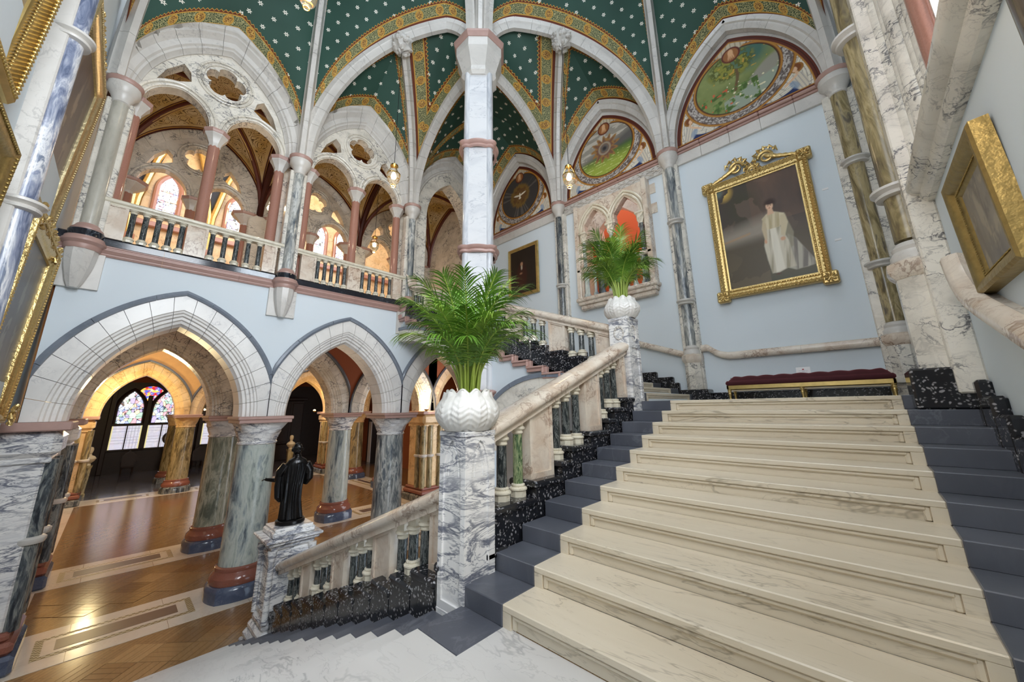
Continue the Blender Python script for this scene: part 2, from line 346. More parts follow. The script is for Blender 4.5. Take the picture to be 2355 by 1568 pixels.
c = g.mix(ring, gd, srgb(96, 72, 38)); c = g.mix(g.M('LESS_THAN', d, .16), c, srgb(70, 24, 18)); c = g.mix(g.M('LESS_THAN', g.M('ABSOLUTE', g.M('SUBTRACT', d, .1)), .02), c, srgb(190, 140, 60)); g.col(c)
M_['scroll'] = g.m
M_['redrib'] = plain('dark_red_and_gilt_rib', srgb(92, 40, 26), .5, var=.2, sc=20)
# painted surfaces read a colour attribute laid out in the flat picture plane
def attr_mat(name, rough=.5, emit=0.0):
    g = G(name, rough, 0, .3); a = g.n('Attribute', {'attribute_name': 'paint'}).outputs['Color']; g.col(a)
    if emit: g.set(g.b.inputs['Emission Color'], a); g.b.inputs['Emission Strength'].default_value = emit
    return g.m
M_['canvas'] = attr_mat('oil_painting', .35); M_['mural'] = attr_mat('painted_lunette', .6)
M_['glass_col'] = attr_mat('stained_glass_daylight', .2, 2.0); M_['glass_clear'] = attr_mat('clear_glass_daylight', .2, 1.0)
def emis(name, c, st):
    g = G(name, .4); g.col((*c, 1)); g.set(g.b.inputs['Emission Color'], (*c, 1)); g.b.inputs['Emission Strength'].default_value = st; return g.m
M_['bulb'] = emis('lit_lamp_bulb', (1.0, .72, .36), 9.0)
g = G('lamp_glass', .05); g.col((1, .93, .8, 1)); g.b.inputs['Transmission Weight'].default_value = .9; g.b.inputs['IOR'].default_value = 1.2; M_['lampglass'] = g.m
g = G('window_glass', .03); g.col((.9, .95, 1, 1)); g.b.inputs['Transmission Weight'].default_value = 1.0; g.b.inputs['IOR'].default_value = 1.02; M_['pane'] = g.m
g = G('palm_leaf', .42); n = g.noise(g.pos(), 3.5, 3); g.col(g.mix(n, srgb(44, 82, 20), srgb(116, 164, 54))); M_['leaf'] = g.m
g = G('palm_leaf_light', .42); n = g.noise(g.pos(), 3.5, 3); g.col(g.mix(n, srgb(78, 122, 28), srgb(166, 200, 84))); M_['leaf2'] = g.m
M_['stem'] = plain('palm_stem', srgb(150, 170, 70), .45, var=.25, sc=10)
M_['potwhite'] = plain('white_glazed_marble', srgb(226, 224, 220), .3, var=.06, sc=4)
M_['soil'] = plain('potting_soil', srgb(40, 30, 22), .9)
# ================================================================ floors
floor = structure('floor')
obj('parquet_floor', MB().box(-40, -2.7, -1.35, 22, -.12, 0), M_['parquet'], floor)
def strip(x0, x1, y0, y1, inlays):
    n = max(1, round(max(x1 - x0, y1 - y0) / 1.3)); ax = (y1 - y0) > (x1 - x0)
    for i in range(n):
        if ax: b = (x0, x1, y0 + (y1 - y0) * i / n + .003, y0 + (y1 - y0) * (i + 1) / n - .003)
        else: b = (x0 + (x1 - x0) * i / n + .003, x0 + (x1 - x0) * (i + 1) / n - .003, y0, y1)
        obj('marble_slab', MB().box(*b, -.02, .006), M_['marblestrip'], floor, smooth=False)
    for (a0, a1, b0, b1) in inlays:
        obj('mosaic_border', MB().box(a0, a1, b0, b1, 0, .009), M_['mosaic'], floor, smooth=False)
        e = .10
        obj('marble_fillet', MB().box(a0 + e, a1 - e, b0 + e, b1 - e, 0, .012), M_['marblestrip'], floor, smooth=False)
        obj('brown_inlay', MB().box(a0 + .2, a1 - .2, b0 + .24, b1 - .24, 0, .015), M_['cork'], floor, smooth=False)
for xc in (-10.76, -14.85):
    inl = [(xc - .42, xc + .40, ya + .85, yb - .75) for ya, yb in ((-1.2, 2.43), (2.43, 5.95), (5.95, 9.6))]
    strip(xc - .78, xc + .78, -1.2, 9.9, inl)
strip(-26.6, -25.1, -1.2, 9.9, [(-26.2, -25.5, .0, 1.7), (-26.2, -25.5, 3.4, 5.2)])
strip(-25.1, -15.63, 9.1, 10.6, [(-18.0, -15.9, 9.5, 10.2), (-21.6, -19.2, 9.5, 10.2), (-25, -23, 9.5, 10.2)])
strip(-14.07, -11.54, -1.2, -.62, []); strip(-25.1, -15.63, -1.2, -.6, []); strip(-9.98, -8.6, -1.2, -.66, [])
obj('stone_floor', MB().box(-36.6, -26.65, -1.3, 14, -.02, .004), marble('grey_stone_floor', srgb(120, 122, 132), srgb(104, 106, 118), srgb(80, 82, 92), sc=1.5, rough=.1), floor, smooth=False)
# parquet blocks: basket squares of planks set on the diagonal, in front of and under the first arcade
pm = {}
for key in 'ABC': pm[key] = MB().box(-.235, .235, -.058, .058, -.004, .004, .003).mesh('plank', M_['plank' + key], False)
def planks(x0, x1, y0, y1, limit):
    cnt = 0; r2 = math.sqrt(.5)
    for iu in range(-40, 41):
        for iv in range(-40, 41):
            cu, cv = iu * .48, iv * .48; cx, cy = (cu - cv) * r2 + (x0 + x1) / 2, (cu + cv) * r2 + (y0 + y1) / 2
            if not (x0 + .3 < cx < x1 - .3 and y0 + .3 < cy < y1 - .3): continue
            flip = (iu + iv) % 2; key = 'B' if (iu % 3 == 0 and iv % 3 == 1) else ('C' if (iu + 2 * iv) % 5 == 0 else 'A')
            for k in range(4):
                if cnt >= limit: return
                o = (k - 1.5) * .12; a = PI / 4 + (PI / 2 if flip else 0)
                inst('plank', pm[key], floor, (cx - math.sin(a) * o, cy + math.cos(a) * o, .003), (0, 0, a)); cnt += 1
planks(-9.98, -8.15, -1.2, 2.2, 90); planks(-14.07, -11.54, -.7, 2.4, 130); planks(-14.07, -11.54, 2.4, 5.8, 80)

# landing (camera stands here)
landing = structure('floor_landing')
for (a, b, c, d) in ((-2.716, -1.15, -1.22, .55), (-1.15, XC, -1.22, .55), (-2.716, XWL, .55, 1.788), (XWL, -.9, .55, 2.24), (-.9, XC, .55, 2.24)):
    obj('marble_slab', MB().box(a + .0015, b - .0015, c + .0015, d - .0015, LAND - .12, LAND, .003), M_['landing'], landing, smooth=False)
obj('dark_corner_slab', MB().box(-2.716, XWL, 1.79, 2.24, LAND - .12, LAND + .0005, .003), M_['slate'], landing, smooth=False)
obj('landing_mass', MB().box(-2.70, XC, -1.22, 2.3, 0, LAND - .12), M_['paint'], landing, smooth=False)
half = structure('floor_half_landing')
yt = Y0 + 11 * TR
for i in range(3):
    x0 = -2.88 + i * 1.23
    obj('marble_slab', MB().box(x0 + .002, x0 + 1.228, yt + .3, YB, HALF - .1, HALF, .003), M_['landing'], half, smooth=False)
obj('landing_mass', MB().box(-2.72, XC, yt + .05, YB, 0, HALF - .1), M_['paint'], half, smooth=False)
gal = structure('floor_gallery')
obj('gallery_slab', MB().box(-14.9, XA - .3, YD, YB + 3, GAL - .25, GAL), M_['marblestrip'], gal, smooth=False)

# ================================================================ steps
def step_mesh(wd, dep, ri=RI, moulded=True):
    b = MB(); h = wd / 2
    b.box(-h, h, 0, dep + .03, -.048, 0, .007)
    if not moulded: b.box(-h, h, .012, dep + .03, -ri - .003, -.046); return b.mesh('step', M_['stair'], ang=30)
    for sx in (-1, 1):
        b.box(sx * h, sx * (h - .085), .003, .1, -ri - .003, -.046, .003)
        b.box(sx * (h - .08), sx * (h - .125), .016, .1, -ri - .003, -.046, .012)
    b.box(-h + .1, h - .1, .012, .1, -.083, -.046, .012)
    b.box(-h + .09, h - .09, .034, .12, -ri - .003, -.046)
    b.box(-h, h, .1, dep + .03, -ri - .003, -.046)
    return b.mesh('step', M_['stair'], ang=30)
def dark_mesh(wd, dep, ri=RI):
    return MB().box(-wd / 2, wd / 2, -.002, dep + .03, -ri - .002, .0005, .006).mesh('dark_end_block', M_['slate'], False)
def _mass():
    m = MB()
    for k in range(1, 12): m.box(XDL + .01, XC, Y0 + k * TR + .13, Y0 + 11 * TR + .3, LAND - .05 + (k - 1) * RI, LAND + k * RI - .06)
    obj('stair_core', m, M_['paint'], landing, smooth=False); m = MB()
    for k in range(1, 15): m.box(-2.75 - k * .392 + .13, -2.7, -1.22, 2.5, 0, LAND - k * RI - .06)
    obj('stair_core', m, M_['paint'], landing, smooth=False)
_mass()
fm = thing('staircase_flight', 'wide flight of cream marble steps with dark ends rising to the red bench', 'staircase', ((XWL + XWR) / 2, Y0 + TR, LAND))
sm_, dl_, dr_ = step_mesh(XWR - XWL, TR), dark_mesh(XWL - XDL, TR), dark_mesh(XDR - XWR, TR)
for k in range(1, 12):
    s = inst('step', sm_, fm, (0, (k - 1) * TR, k * RI))
    inst('dark_end_block', dl_, s, ((XDL + XWL) / 2 - (XWL + XWR) / 2, 0, 0)); inst('dark_end_block', dr_, s, ((XDR + XWR) / 2 - (XWL + XWR) / 2, 0, 0))
fl = thing('staircase_flight', 'lower flight of white marble steps going down to the parquet floor', 'staircase', (-2.716, .54, LAND))
T2 = .392
sm2, d2 = step_mesh(2.58, T2, moulded=False), dark_mesh(.46, T2); sm2.materials.clear(); sm2.materials.append(M_['landing'])
for k in range(1, 15):
    s = inst('step', sm2, fl, (-k * T2, 0, -k * RI), (0, 0, -PI / 2))
    inst('dark_end_block', d2, s, (-1.52, 0, 0)); inst('dark_end_block', d2, s, (1.52, 0, 0))
fu = thing('staircase_flight', 'upper flight of marble steps climbing from the half landing to the gallery', 'staircase', (-2.88, 7.66, HALF))
T3 = .405
sm3, d3 = step_mesh(2.28, T3), dark_mesh(.46, T3)
for k in range(1, 20):
    s = inst('step', sm3, fu, (-(k - 1) * T3, 0, k * RI), (0, 0, PI / 2))
    inst('dark_end_block', d3, s, (-1.37, 0, 0)); inst('dark_end_block', d3, s, (1.37, 0, 0))

# ================================================================ balustrades
_bal = {}
def baluster(par, x, y, z0, z1, big=1.0, green=False):
    h = round(z1 - z0, 2); key = (h, big, green)
    if key not in _bal:
        s = big; hb = .125 * s
        base = MB().ngon_prism([(.085 * s, 0), (.085 * s, .055 * s)], (0, 0, 0), 8); base.lathe([(.082 * s, .055 * s), (.094 * s, .066 * s), (.094 * s, .08 * s), (.08 * s, .092 * s), (.066 * s, .097 * s), (.072 * s, .107 * s), (.07 * s, .117 * s), (.055 * s, hb)], (0, 0, 0), 20)
        z = h - .145 * s
        sh = MB().lathe([(.053 * s, hb - .005), (.05 * s, z + .005)], (0, 0, 0), 18, cap=False)
        cp = MB().lathe([(.05 * s, z), (.062 * s, z + .012 * s), (.06 * s, z + .03 * s), (.056 * s, z + .04 * s), (.08 * s, z + .055 * s), (.08 * s, z + .072 * s), (.064 * s, z + .086 * s)], (0, 0, 0), 20)
        cp.ngon_prism([(.066 * s, z + .082 * s), (.074 * s, h + .06)], (0, 0, 0), 8)
        _bal[key] = (base.mesh('baluster_base', M_['cream']), sh.mesh('baluster', M_['balgreen' if green else 'balshaft']), cp.mesh('baluster_capital', M_['cream']))
    b, s_, c = _bal[key]
    l = LOC[par]
    o = inst('baluster', s_, par, (x - l.x, y - l.y, z0 - l.z)); inst('baluster_base', b, o); inst('baluster_capital', c, o); return o
RAILP = [(-.20, -.11), (-.145, -.11), (-.13, -.15), (-.10, -.165), (-.06, -.17), (-.035, -.15), (-.01, -.11), (.005, -.05), (.008, 0), (.005, .05), (-.01, .11), (-.035, .15), (-.06, .17), (-.10, .165), (-.13, .15), (-.145, .11), (-.20, .11)]
def rail(par, pts, lat, mat='rosy', prof=RAILP, name='handrail', sc=1.0):
    n = len(pts); pr = [(a * sc, b * sc) for a, b in prof]
    return obj(name, MB().sweep([Vector(p) for p in pts], [(0, 0, 1)] * n, [lat] * n if not isinstance(lat, list) else lat, pr), M_[mat], par, ang=50)
def panel(par, ax, a0, a1, c, zb, zt0, zt1, mat='rosy'):
    # slab between a0,a1 along axis ax ('x' or 'y'), centred on c across; bottom zb, sloping top zt0->zt1; recessed field on both faces
    fn = (lambda u, v, d: (u, d, v)) if ax == 'x' else (lambda u, v, d: (d, u, v))
    th = .075; e = .05
    outer = [(a0, zb), (a1, zb), (a1, zt1), (a0, zt0)]
    sl = (zt1 - zt0) / (a1 - a0)
    inn = [(a0 + e, zb + .06), (a1 - e, zb + .06), (a1 - e, zt1 - e * sl - .06), (a0 + e, zt0 + e * sl - .06)]
    b = MB(); b.poly(outer, [], lambda u, v, d: fn(u, v, c - th + .02 + d), 2 * th - .04)
    p = obj('panel', b, M_[mat], par, smooth=False)
    for s in (-1, 1):
        f = MB().poly(outer, [inn], lambda u, v, d: fn(u, v, c + s * (th - .02) + s * d), .02)
        obj('panel_frame', f, M_[mat], p, smooth=False)
    return p
# --- main flight
bm_ = thing('stair_balustrade', 'rosy marble stair balustrade with dark balusters between the two palm newels', 'balustrade', (-2.9, 2.55, LAND))
zr = lambda y: 3.66 + .386 * (y - 2.55)
rail(bm_, [(-2.9, 2.54, zr(2.54)), (-2.9, 5.72, zr(5.72))], (1, 0, 0))
lv = [(3, 2.5, 3.22), (4, 3.22, 3.70), (5, 3.70, 3.92), (6, 3.92, 4.36), (7, 4.36, 4.86), (8, 4.86, 5.05), (9, 5.05, 5.46), (10, 5.46, 5.70)]
def plinth(par, ax, a0, a1, c0, c1, zb, zt, nose=.03, edge=0):
    if ax == 'y':
        b = MB().box(c0, c1, a0, a1, zb, zt - .07, .004); b.box(c0 - nose, c1 + nose, a0 - nose, a1, zt - .075, zt, .02)
    else:
        b = MB().box(a0, a1, c0, c1, zb, zt - .07, .004); b.box(a0 - nose, a1 + nose, c0 - nose, c1 + nose, zt - .075, zt, .02)
    return obj('plinth_block', b, M_['black'], par, ang=25)
for k, a, b in lv: plinth(bm_, 'y', a, b, -3.10, -2.735, LAND - .1 + k * RI - .3, LAND + k * RI + .21)
plinth(bm_, 'y', 2.5, 2.75, -3.1, -2.72, LAND, LAND + .32)
for y, k, gr in ((2.86, 3, 0), (3.11, 3, 1), (3.81, 5, 0), (4.03, 6, 0), (4.27, 6, 0), (4.94, 8, 0), (5.15, 9, 0), (5.36, 9, 0)):
    baluster(bm_, -2.9, y, LAND + k * RI + .21, zr(y) - .18, 1.05, bool(gr))
for a, b, k in ((3.24, 3.66, 4), (4.41, 4.82, 7), (5.49, 5.68, 10)): panel(bm_, 'y', a, b, -2.9, LAND + k * RI + .21, zr(a) - .17, zr(b) - .17)
# --- lower flight
bl = thing('stair_balustrade', 'brown veined stair balustrade running down to the statue pedestal', 'balustrade', (-3.1, 2.38, LAND))
zq = lambda x: 3.14 + .3866 * (x + 3.05)
rail(bl, [(-7.62, 2.38, zq(-7.62)), (-3.04, 2.38, zq(-3.04))], (0, -1, 0))
for k in range(1, 14):
    x1 = -2.716 - (k - 1) * T2; x0 = x1 - T2
    if x0 < -7.6: x0 = -7.6
    if x1 - x0 < .1: continue
    z = LAND - k * RI
    plinth(bl, 'x', max(x0, -7.6) + .012, min(x1, -3.06) - .0, 2.2, 2.56, z - .25, z + .36 + .02, .018)
def zpl(x): return LAND - (math.floor((-2.716 - x) / T2) + 1) * RI + .38
for x in (-7.28, -7.03, -6.81, -6.22, -6.0, -5.77, -5.1, -4.88, -4.66, -3.97, -3.75, -3.53): baluster(bl, x, 2.38, zpl(x), zq(x) - .18)
for a, b in ((-6.7, -6.33), (-5.62, -5.24), (-4.5, -4.1), (-3.36, -3.08)): panel(bl, 'x', a, b, 2.38, zpl(a), zq(a) - .17, zq(b) - .17)
# --- upper flight
bu = thing('stair_balustrade', 'marble balustrade of the upper flight with pink stepped moulding below', 'balustrade', (-3.1, 5.9, HALF))
zu = lambda x: 5.27 - .358 * (x + 3.2)
rail(bu, [(-3.05, 5.9, zu(-3.05)), (-6.1, 5.9, zu(-6.1))], (0, 1, 0)); rail(bu, [(-6.9, 5.9, zu(-6.9)), (-9.75, 5.9, zu(-9.75)), (-9.95, 5.9, zu(-9.95) + .02), (-10.03, 5.9, 8.0), (-10.1, 5.9, 8.1)], (0, 1, 0))
def ztu(x): return HALF + RI * (math.floor((-2.88 - x) / T3) + 1)
for k in range(1, 19):
    xa = -2.88 - (k - 1) * T3; xb = xa - T3; z = HALF + k * RI
    if k == 1: xa = -3.05
    plinth(bu, 'x', xb + .004, xa - .004, 5.70, 6.06, z - .02, z + .40, .012)
    m = MB(); m.box(xb - .05, xa, 5.62, 5.72, z - .13, z - .02, .008); m.box(xb - .05, xa, 5.585, 5.72, z - .06, z - .02, .012); m.box(xb - .05, xb + .06, 5.62, 5.72, z - .06, z + RI - .05, .008); m.box(xb - .05, xb, 5.585, 5.72, z - .02, z + RI - .06, .01)
    obj('stepped_moulding', m, M_['pinkcap'], bu, ang=25)
for x in (-3.56, -3.77, -3.99, -4.71, -4.95, -5.19, -5.86, -7.05, -7.28, -7.51, -8.15, -8.38, -8.61, -9.25, -9.48, -9.71): baluster(bu, x, 5.88, ztu(x) + .40, zu(x) - .18)
for a, b in ((-3.42, -3.07), (-4.5, -4.1), (-5.72, -5.3), (-8.04, -7.64), (-9.14, -8.74)): panel(bu, 'x', a, b, 5.88, ztu(b) + .36, zu(a) - .17, zu(b) - .17)

# ================================================================ newels
def newel(label, x0, x1, y0, y1, zb, zt, roundel=False):
    t = thing('newel_post', label, 'newel post', ((x0 + x1) / 2, (y0 + y1) / 2, zb))
    obj('shaft', MB().box(x0 + .018, x1 - .018, y0 + .018, y1 - .018, zb, zt - .03), M_['pavo'], t, smooth=False)
    w = x1 - x0; d = y1 - y0; e = .06
    def face(nm, fn, wd, zz0):
        outer = [(0, zz0), (wd, zz0), (wd, zt), (0, zt)]
        if roundel:
            cz = zt - .27; r = wd / 2 - .075
            hole = [(wd / 2 + r * math.cos(a), cz + r * 1.25 * math.sin(a)) for a in np.linspace(0, 2 * PI, 28, endpoint=False)]
            holes = [hole, [(e, zz0 + .35), (wd - e, zz0 + .35), (wd - e, cz - r * 1.25 - .12), (e, cz - r * 1.25 - .12)]]
        else:
            top = zt - .1; sp = zt - .38; hw = wd / 2 - e
            arc = [(wd / 2 + hw * math.cos(a), sp + .24 * math.sin(a) * (1 + .25 * (1 - abs(math.cos(a))))) for a in np.linspace(0, PI, 17)]
            holes = [[(e, zz0 + .26), (wd - e, zz0 + .26)] + arc]
        obj('carved_face', MB().poly(outer, holes, fn, .018), M_['pavo'], t, smooth=False)
        if not roundel:
            for k in range(3):
                hw2 = wd / 2 - e - .02 - k * .015; b = MB()
                pts = [Vector(fn(wd / 2 + hw2 * math.cos(a), zt - .40 + .2 * math.sin(a) * (1 + .3 * (1 - abs(math.cos(a)))), 0)) for a in np.linspace(0, PI, 15)]
                if k != 1: obj('arch_moulding', b.tube(pts, .008, 6), M_['pavo'], t)
    face('e', lambda u, v, q: (x1 - .018 + q, y0 + .0185 + u, v), d - .037, zb); face('w', lambda u, v, q: (x0 + .018 - q, y0 + .0185 + u, v), d - .037, zb)
    face('s', lambda u, v, q: (x0 + u, y0 + .018 - q, v), w, zb); face('n', lambda u, v, q: (x0 + u, y1 - .018 + q, v), w, zb)
    obj('base_block', MB().box(x0 - .004, x1 + .004, y0 - .004, y1 + .004, zb, zb + .2, .01), M_['pavo'], t, ang=25)
    obj('cap_slab', MB().box(x0 - .008, x1 + .008, y0 - .008, y1 + .008, zt - .05, zt, .006), M_['pavo'], t, ang=25)
    if roundel:
        for (fx, wd, fn) in ((1, d, lambda u, v, q: (x1 - .01 + q, y0 + u, v)), (0, w, lambda u, v, q: (x0 + u, y0 + .01 - q, v))):
            b = MB(); cz = zt - .27; r = wd / 2 - .09
            pts = [Vector(fn(wd / 2 + r * math.cos(a), cz + r * 1.25 * math.sin(a), 0)) for a in np.linspace(0, 2 * PI, 33)]
            obj('leaf_wreath', b.tube(pts, [.016 + .007 * math.sin(i * 2.2) for i in range(33)], 7), M_['white'], t)
    return t
newel('tall veined marble newel post under the nearer palm pot', -3.07, -2.69, 2.20, 2.56, LAND - .3, 3.63)
newel('veined marble newel post with carved roundels at the head of the wide flight', -3.07, -2.72, 5.68, 6.08, 3.6, 5.31, True)
# ================================================================ arches
def apt(a, h, o, t):
    R = (a * a + h * h) / (2 * a); e = R - a; r = R + o; th = math.acos(max(-1, min(1, e / r))); f = 1 - abs(t); ph = f * th
    s = r * math.cos(ph) - e; return (-s if t < 0 else s, r * math.sin(ph))
def ring_seg(mb, a, h, prof, t0, t1, fn, m=4):
    ts = [t0 + (t1 - t0) * i / m for i in range(m + 1)]
    if t0 < 0 < t1: ts = sorted(set(ts + [0.0]))
    rows = [[fn(*apt(a, h, o, t), b) for (o, b) in prof] for t in ts]; k = len(prof); v = [p for r in rows for p in r]; f = []
    for i in range(len(rows) - 1):
        for j in range(k): f.append((i * k + j, i * k + (j + 1) % k, (i + 1) * k + (j + 1) % k, (i + 1) * k + j))
    f.append(tuple(range(k))[::-1]); f.append(tuple((len(rows) - 1) * k + j for j in range(k)))
    return mb.add(v, f)
def ring(name, par, a, h, prof, fn, mat, nb=14, gap=.003, m=4, one=False):
    R = (a * a + h * h) / (2 * a) + .3
    g = gap / R
    if one:
        b = MB()
        for i in range(nb): ring_seg(b, a, h, prof, -1 + 2 * i / nb + g, -1 + 2 * (i + 1) / nb - g, fn, m)
        return obj(name, b, mat, par, ang=35)
    for i in range(nb): obj(name, ring_seg(MB(), a, h, prof, -1 + 2 * i / nb + g, -1 + 2 * (i + 1) / nb - g, fn, m), mat, par, ang=35)
ZI = 3.72                                  # impost of the ground arcade
A1, H1 = 1.26, 1.92
def sym(p, depth): return p + [(o, -depth - b) for o, b in reversed(p)]
ARCP = sym([(.60, 0), (.30, 0), (.285, -.025), (.25, -.03), (.23, -.06), (.19, -.065), (.17, -.11), (.12, -.115), (.10, -.16), (.05, -.17), (.03, -.22), (0, -.26)], 1.12)
LABP = [(.59, .0), (.60, .045), (.64, .065), (.69, .05), (.70, 0), (.70, -.1), (.59, -.1)]
clampf = lambda v, a, b: max(a, min(b, v))
wallA = structure('wall_left')
bays = [(YS[0], YS[1]), (YS[1], YS[2]), (YS[2], YS[3])]
def arcade_bay(par, xf, y0, y1, voussoirs, nm, mat, labmat, sgn=1, paint='paint', ztop=6.6, flip=False, axis='x'):
    yc = (y0 + y1) / 2
    if axis == 'x': fn = lambda s, z, b: (xf + sgn * b, clampf(yc + s, y0, y1), ZI + z)
    else: fn = lambda s, z, b: (clampf(yc + s, y0, y1), xf + sgn * b, ZI + z)
    ring('voussoir' if voussoirs else 'arch_ring', par, A1, H1, ARCP, fn, M_[mat], 17, one=not voussoirs)
    if voussoirs: ring('label_mould', par, A1, H1, LABP, fn, M_[labmat], 7, m=8)
    else: ring('label_mould', par, A1, H1, LABP, fn, M_[labmat], 3, m=12, one=True)
    arc = [apt(A1, H1, .595, t) for t in np.linspace(-1, 1, 49)]
    pts = []; w = y1 - y0
    lo = [p for p in arc if abs(p[0]) <= w / 2]
    zc = min(lo[0][1], lo[-1][1])
    out = [(-w / 2, ztop - ZI)] + [(-w / 2, zc)] + lo + [(w / 2, zc), (w / 2, ztop - ZI)]
    obj('wall_panel', MB().poly(out, [], lambda u, v, d: fn(u, v, -.012 + d), -1.09), M_[paint], par, smooth=False)
    return yc
for (a, b) in bays: arcade_bay(wallA, XA, a, b, True, 'voussoir', 'voussoir', 'label', ztop=6.8)
# cornice under the gallery balustrade
COR = [(0, 0), (0, .03), (.03, .05), (.05, .05), (.07, .07), (.09, .08), (.11, .10), (.13, .10), (.145, .08), (.165, .08), (.175, .095), (.2, .095), (.2, 0)]
def cornice(par, y0, y1, z, mat, name, prof):
    return obj(name, MB().sweep([Vector((XA, y0, z)), Vector((XA, y1, z))], [(0, 0, 1)] * 2, [(1, 0, 0)] * 2, prof), M_[mat], par, ang=30)
for (a, b) in ((YD, .2), (.2, 1.5), (1.5, YS[1]), (YS[1], 4.2), (4.2, 5.7)):
    cornice(wallA, a + .0015, b - .0015, 6.79, 'pinkcap', 'cornice_block', COR); cornice(wallA, a + .0015, b - .0015, 6.99, 'blackplain', 'black_band', [(0, 0), (0, .115), (.12, .115), (.15, .09), (.15, 0)])
# gallery balustrades
def gbal(label, y0, y1):
    t = thing('gallery_balustrade', label, 'balustrade', (XA, (y0 + y1) / 2, 7.14)); w = y1 - y0; x = XA + .03
    rail(t, [(x, y0 - .12, 7.98), (x, y1 + .12, 7.98)], (1, 0, 0), 'cream', RAILP, 'handrail', .72)
    pw = .36; gp = (w - 2.5 * pw) / 2
    for i in range(3):
        c = (y0 + pw / 2, (y0 + y1) / 2 - .05, y1 - pw * .4)[i]; h = pw / 2 if i < 2 else pw * .38
        panel(t, 'y', c - h, c + h, x, 7.15, 7.88, 7.88)
    for a, b in ((y0 + pw, (y0 + y1) / 2 - .05 - pw / 2), ((y0 + y1) / 2 - .05 + pw / 2, y1 - pw * .78)):
        for k in range(5): baluster(t, x, a + (b - a) * (.08 + .84 * k / 4), 7.15, 7.90, .92)
gbal('longer gallery balustrade nearest the gilt framed paintings', YS[0] + .3, YS[1] - .25)
gbal('gallery balustrade next to the head of the upper stairs', YS[1] + .3, YS[2] - .25)
# ================================================================ ground arcade columns
def foliate_capital(mb, c, r0, r1, z0, z1, n=40, rows=12, leaves=8):
    prof = []; v = []; 
    for j in range(rows + 1):
        t = j / rows; r = r0 + (r1 - r0) * (t ** 1.8)
        for i in range(n):
            a = 2 * PI * i / n; w = max(abs(math.cos(a)), abs(math.sin(a))); k = 1 + (1 / w - 1) * max(0, t - .35) / .65 * .85
            bump = .045 * math.sin(PI * min(1, t * 1.15)) * (abs(math.sin(a * leaves / 2 + (PI / 2 if t > .5 else 0)))) + .02 * math.sin(a * 17 + t * 9) * t
            v.append((c[0] + (r * k + bump) * math.cos(a), c[1] + (r * k + bump) * math.sin(a), z0 + (z1 - z0) * t))
    mb.add(v, [(j * n + i, j * n + (i + 1) % n, (j + 1) * n + (i + 1) % n, (j + 1) * n + i) for j in range(rows) for i in range(n)]); return mb
def hall_column(label, x, y, shaft, sc=1.0, cap='pavo', group=None, ab='pinkcap', plin='blueplinth', tor='redgranite'):
    t = thing('column', label, 'column', (x, y, 0), group); c = (x, y, 0); q = [.35] * 8
    obj('plinth', MB().lathe([(.6, 0), (.6, .22), (.57, .27), (.545, .29)], c, 40, sq=[.3, .3, .25, .2]), M_[plin], t)
    obj('base_moulding', MB().lathe([(.54, .29), (.555, .34), (.545, .42), (.5, .47), (.47, .52), (.48, .555), (.47, .59), (.43, .61)], c, 40, sq=[.15] * 3 + [0] * 5), M_[tor], t)
    obj('shaft', MB().lathe([(.425, .60), (.415, .9), (.40, 2), (.375, 3.1)], c, 40), M_[shaft], t)
    obj('neck_ring', MB().lathe([(.375, 3.08), (.4, 3.1), (.4, 3.13), (.38, 3.15)], c, 40), M_[cap], t)
    obj('capital', foliate_capital(MB(), c, .375, .50, 3.14, 3.57), M_[cap], t, ang=80)
    obj('abacus', MB().box(x - .60, x + .60, y - .52, y + .52, 3.57, 3.65, .01).box(x - .62, x + .62, y - .55, y + .55, 3.645, ZI, .015), M_[ab], t, ang=25)
    return t
XI = -10.76
hall_column('pale swirled marble column beside the bronze statue, between the two nearest arches', XI, YS[1], 'cip_pale')
hall_column('grey swirled marble column rising behind the lower handrail', XI, YS[2], 'cip_grey')
hall_column('green wavy marble column of the second row, behind the pale column by the statue', -14.85, 2.45, 'cip_green')
hall_column('green and black wavy marble column of the second row, right of the statue', -14.85, 6.0, 'cip_pale')
hall_column('ochre column of the far side arcade seen right of the second row column', -22.3, 9.95, 'cip_gold', cap='warmmarble')
hall_column('narrow looking ochre column of the far side arcade beside the grey column', -18.7, 9.95, 'cip_gold', cap='warmmarble')
hall_column('ochre column in front of the stained glass windows, nearer of the pair', -25.85, 2.6, 'cip_gold', cap='warmmarble', plin='cip_dark')
hall_column('ochre column in front of the stained glass windows, farther of the pair', -29.9, 2.6, 'cip_gold', cap='warmmarble', plin='cip_dark')
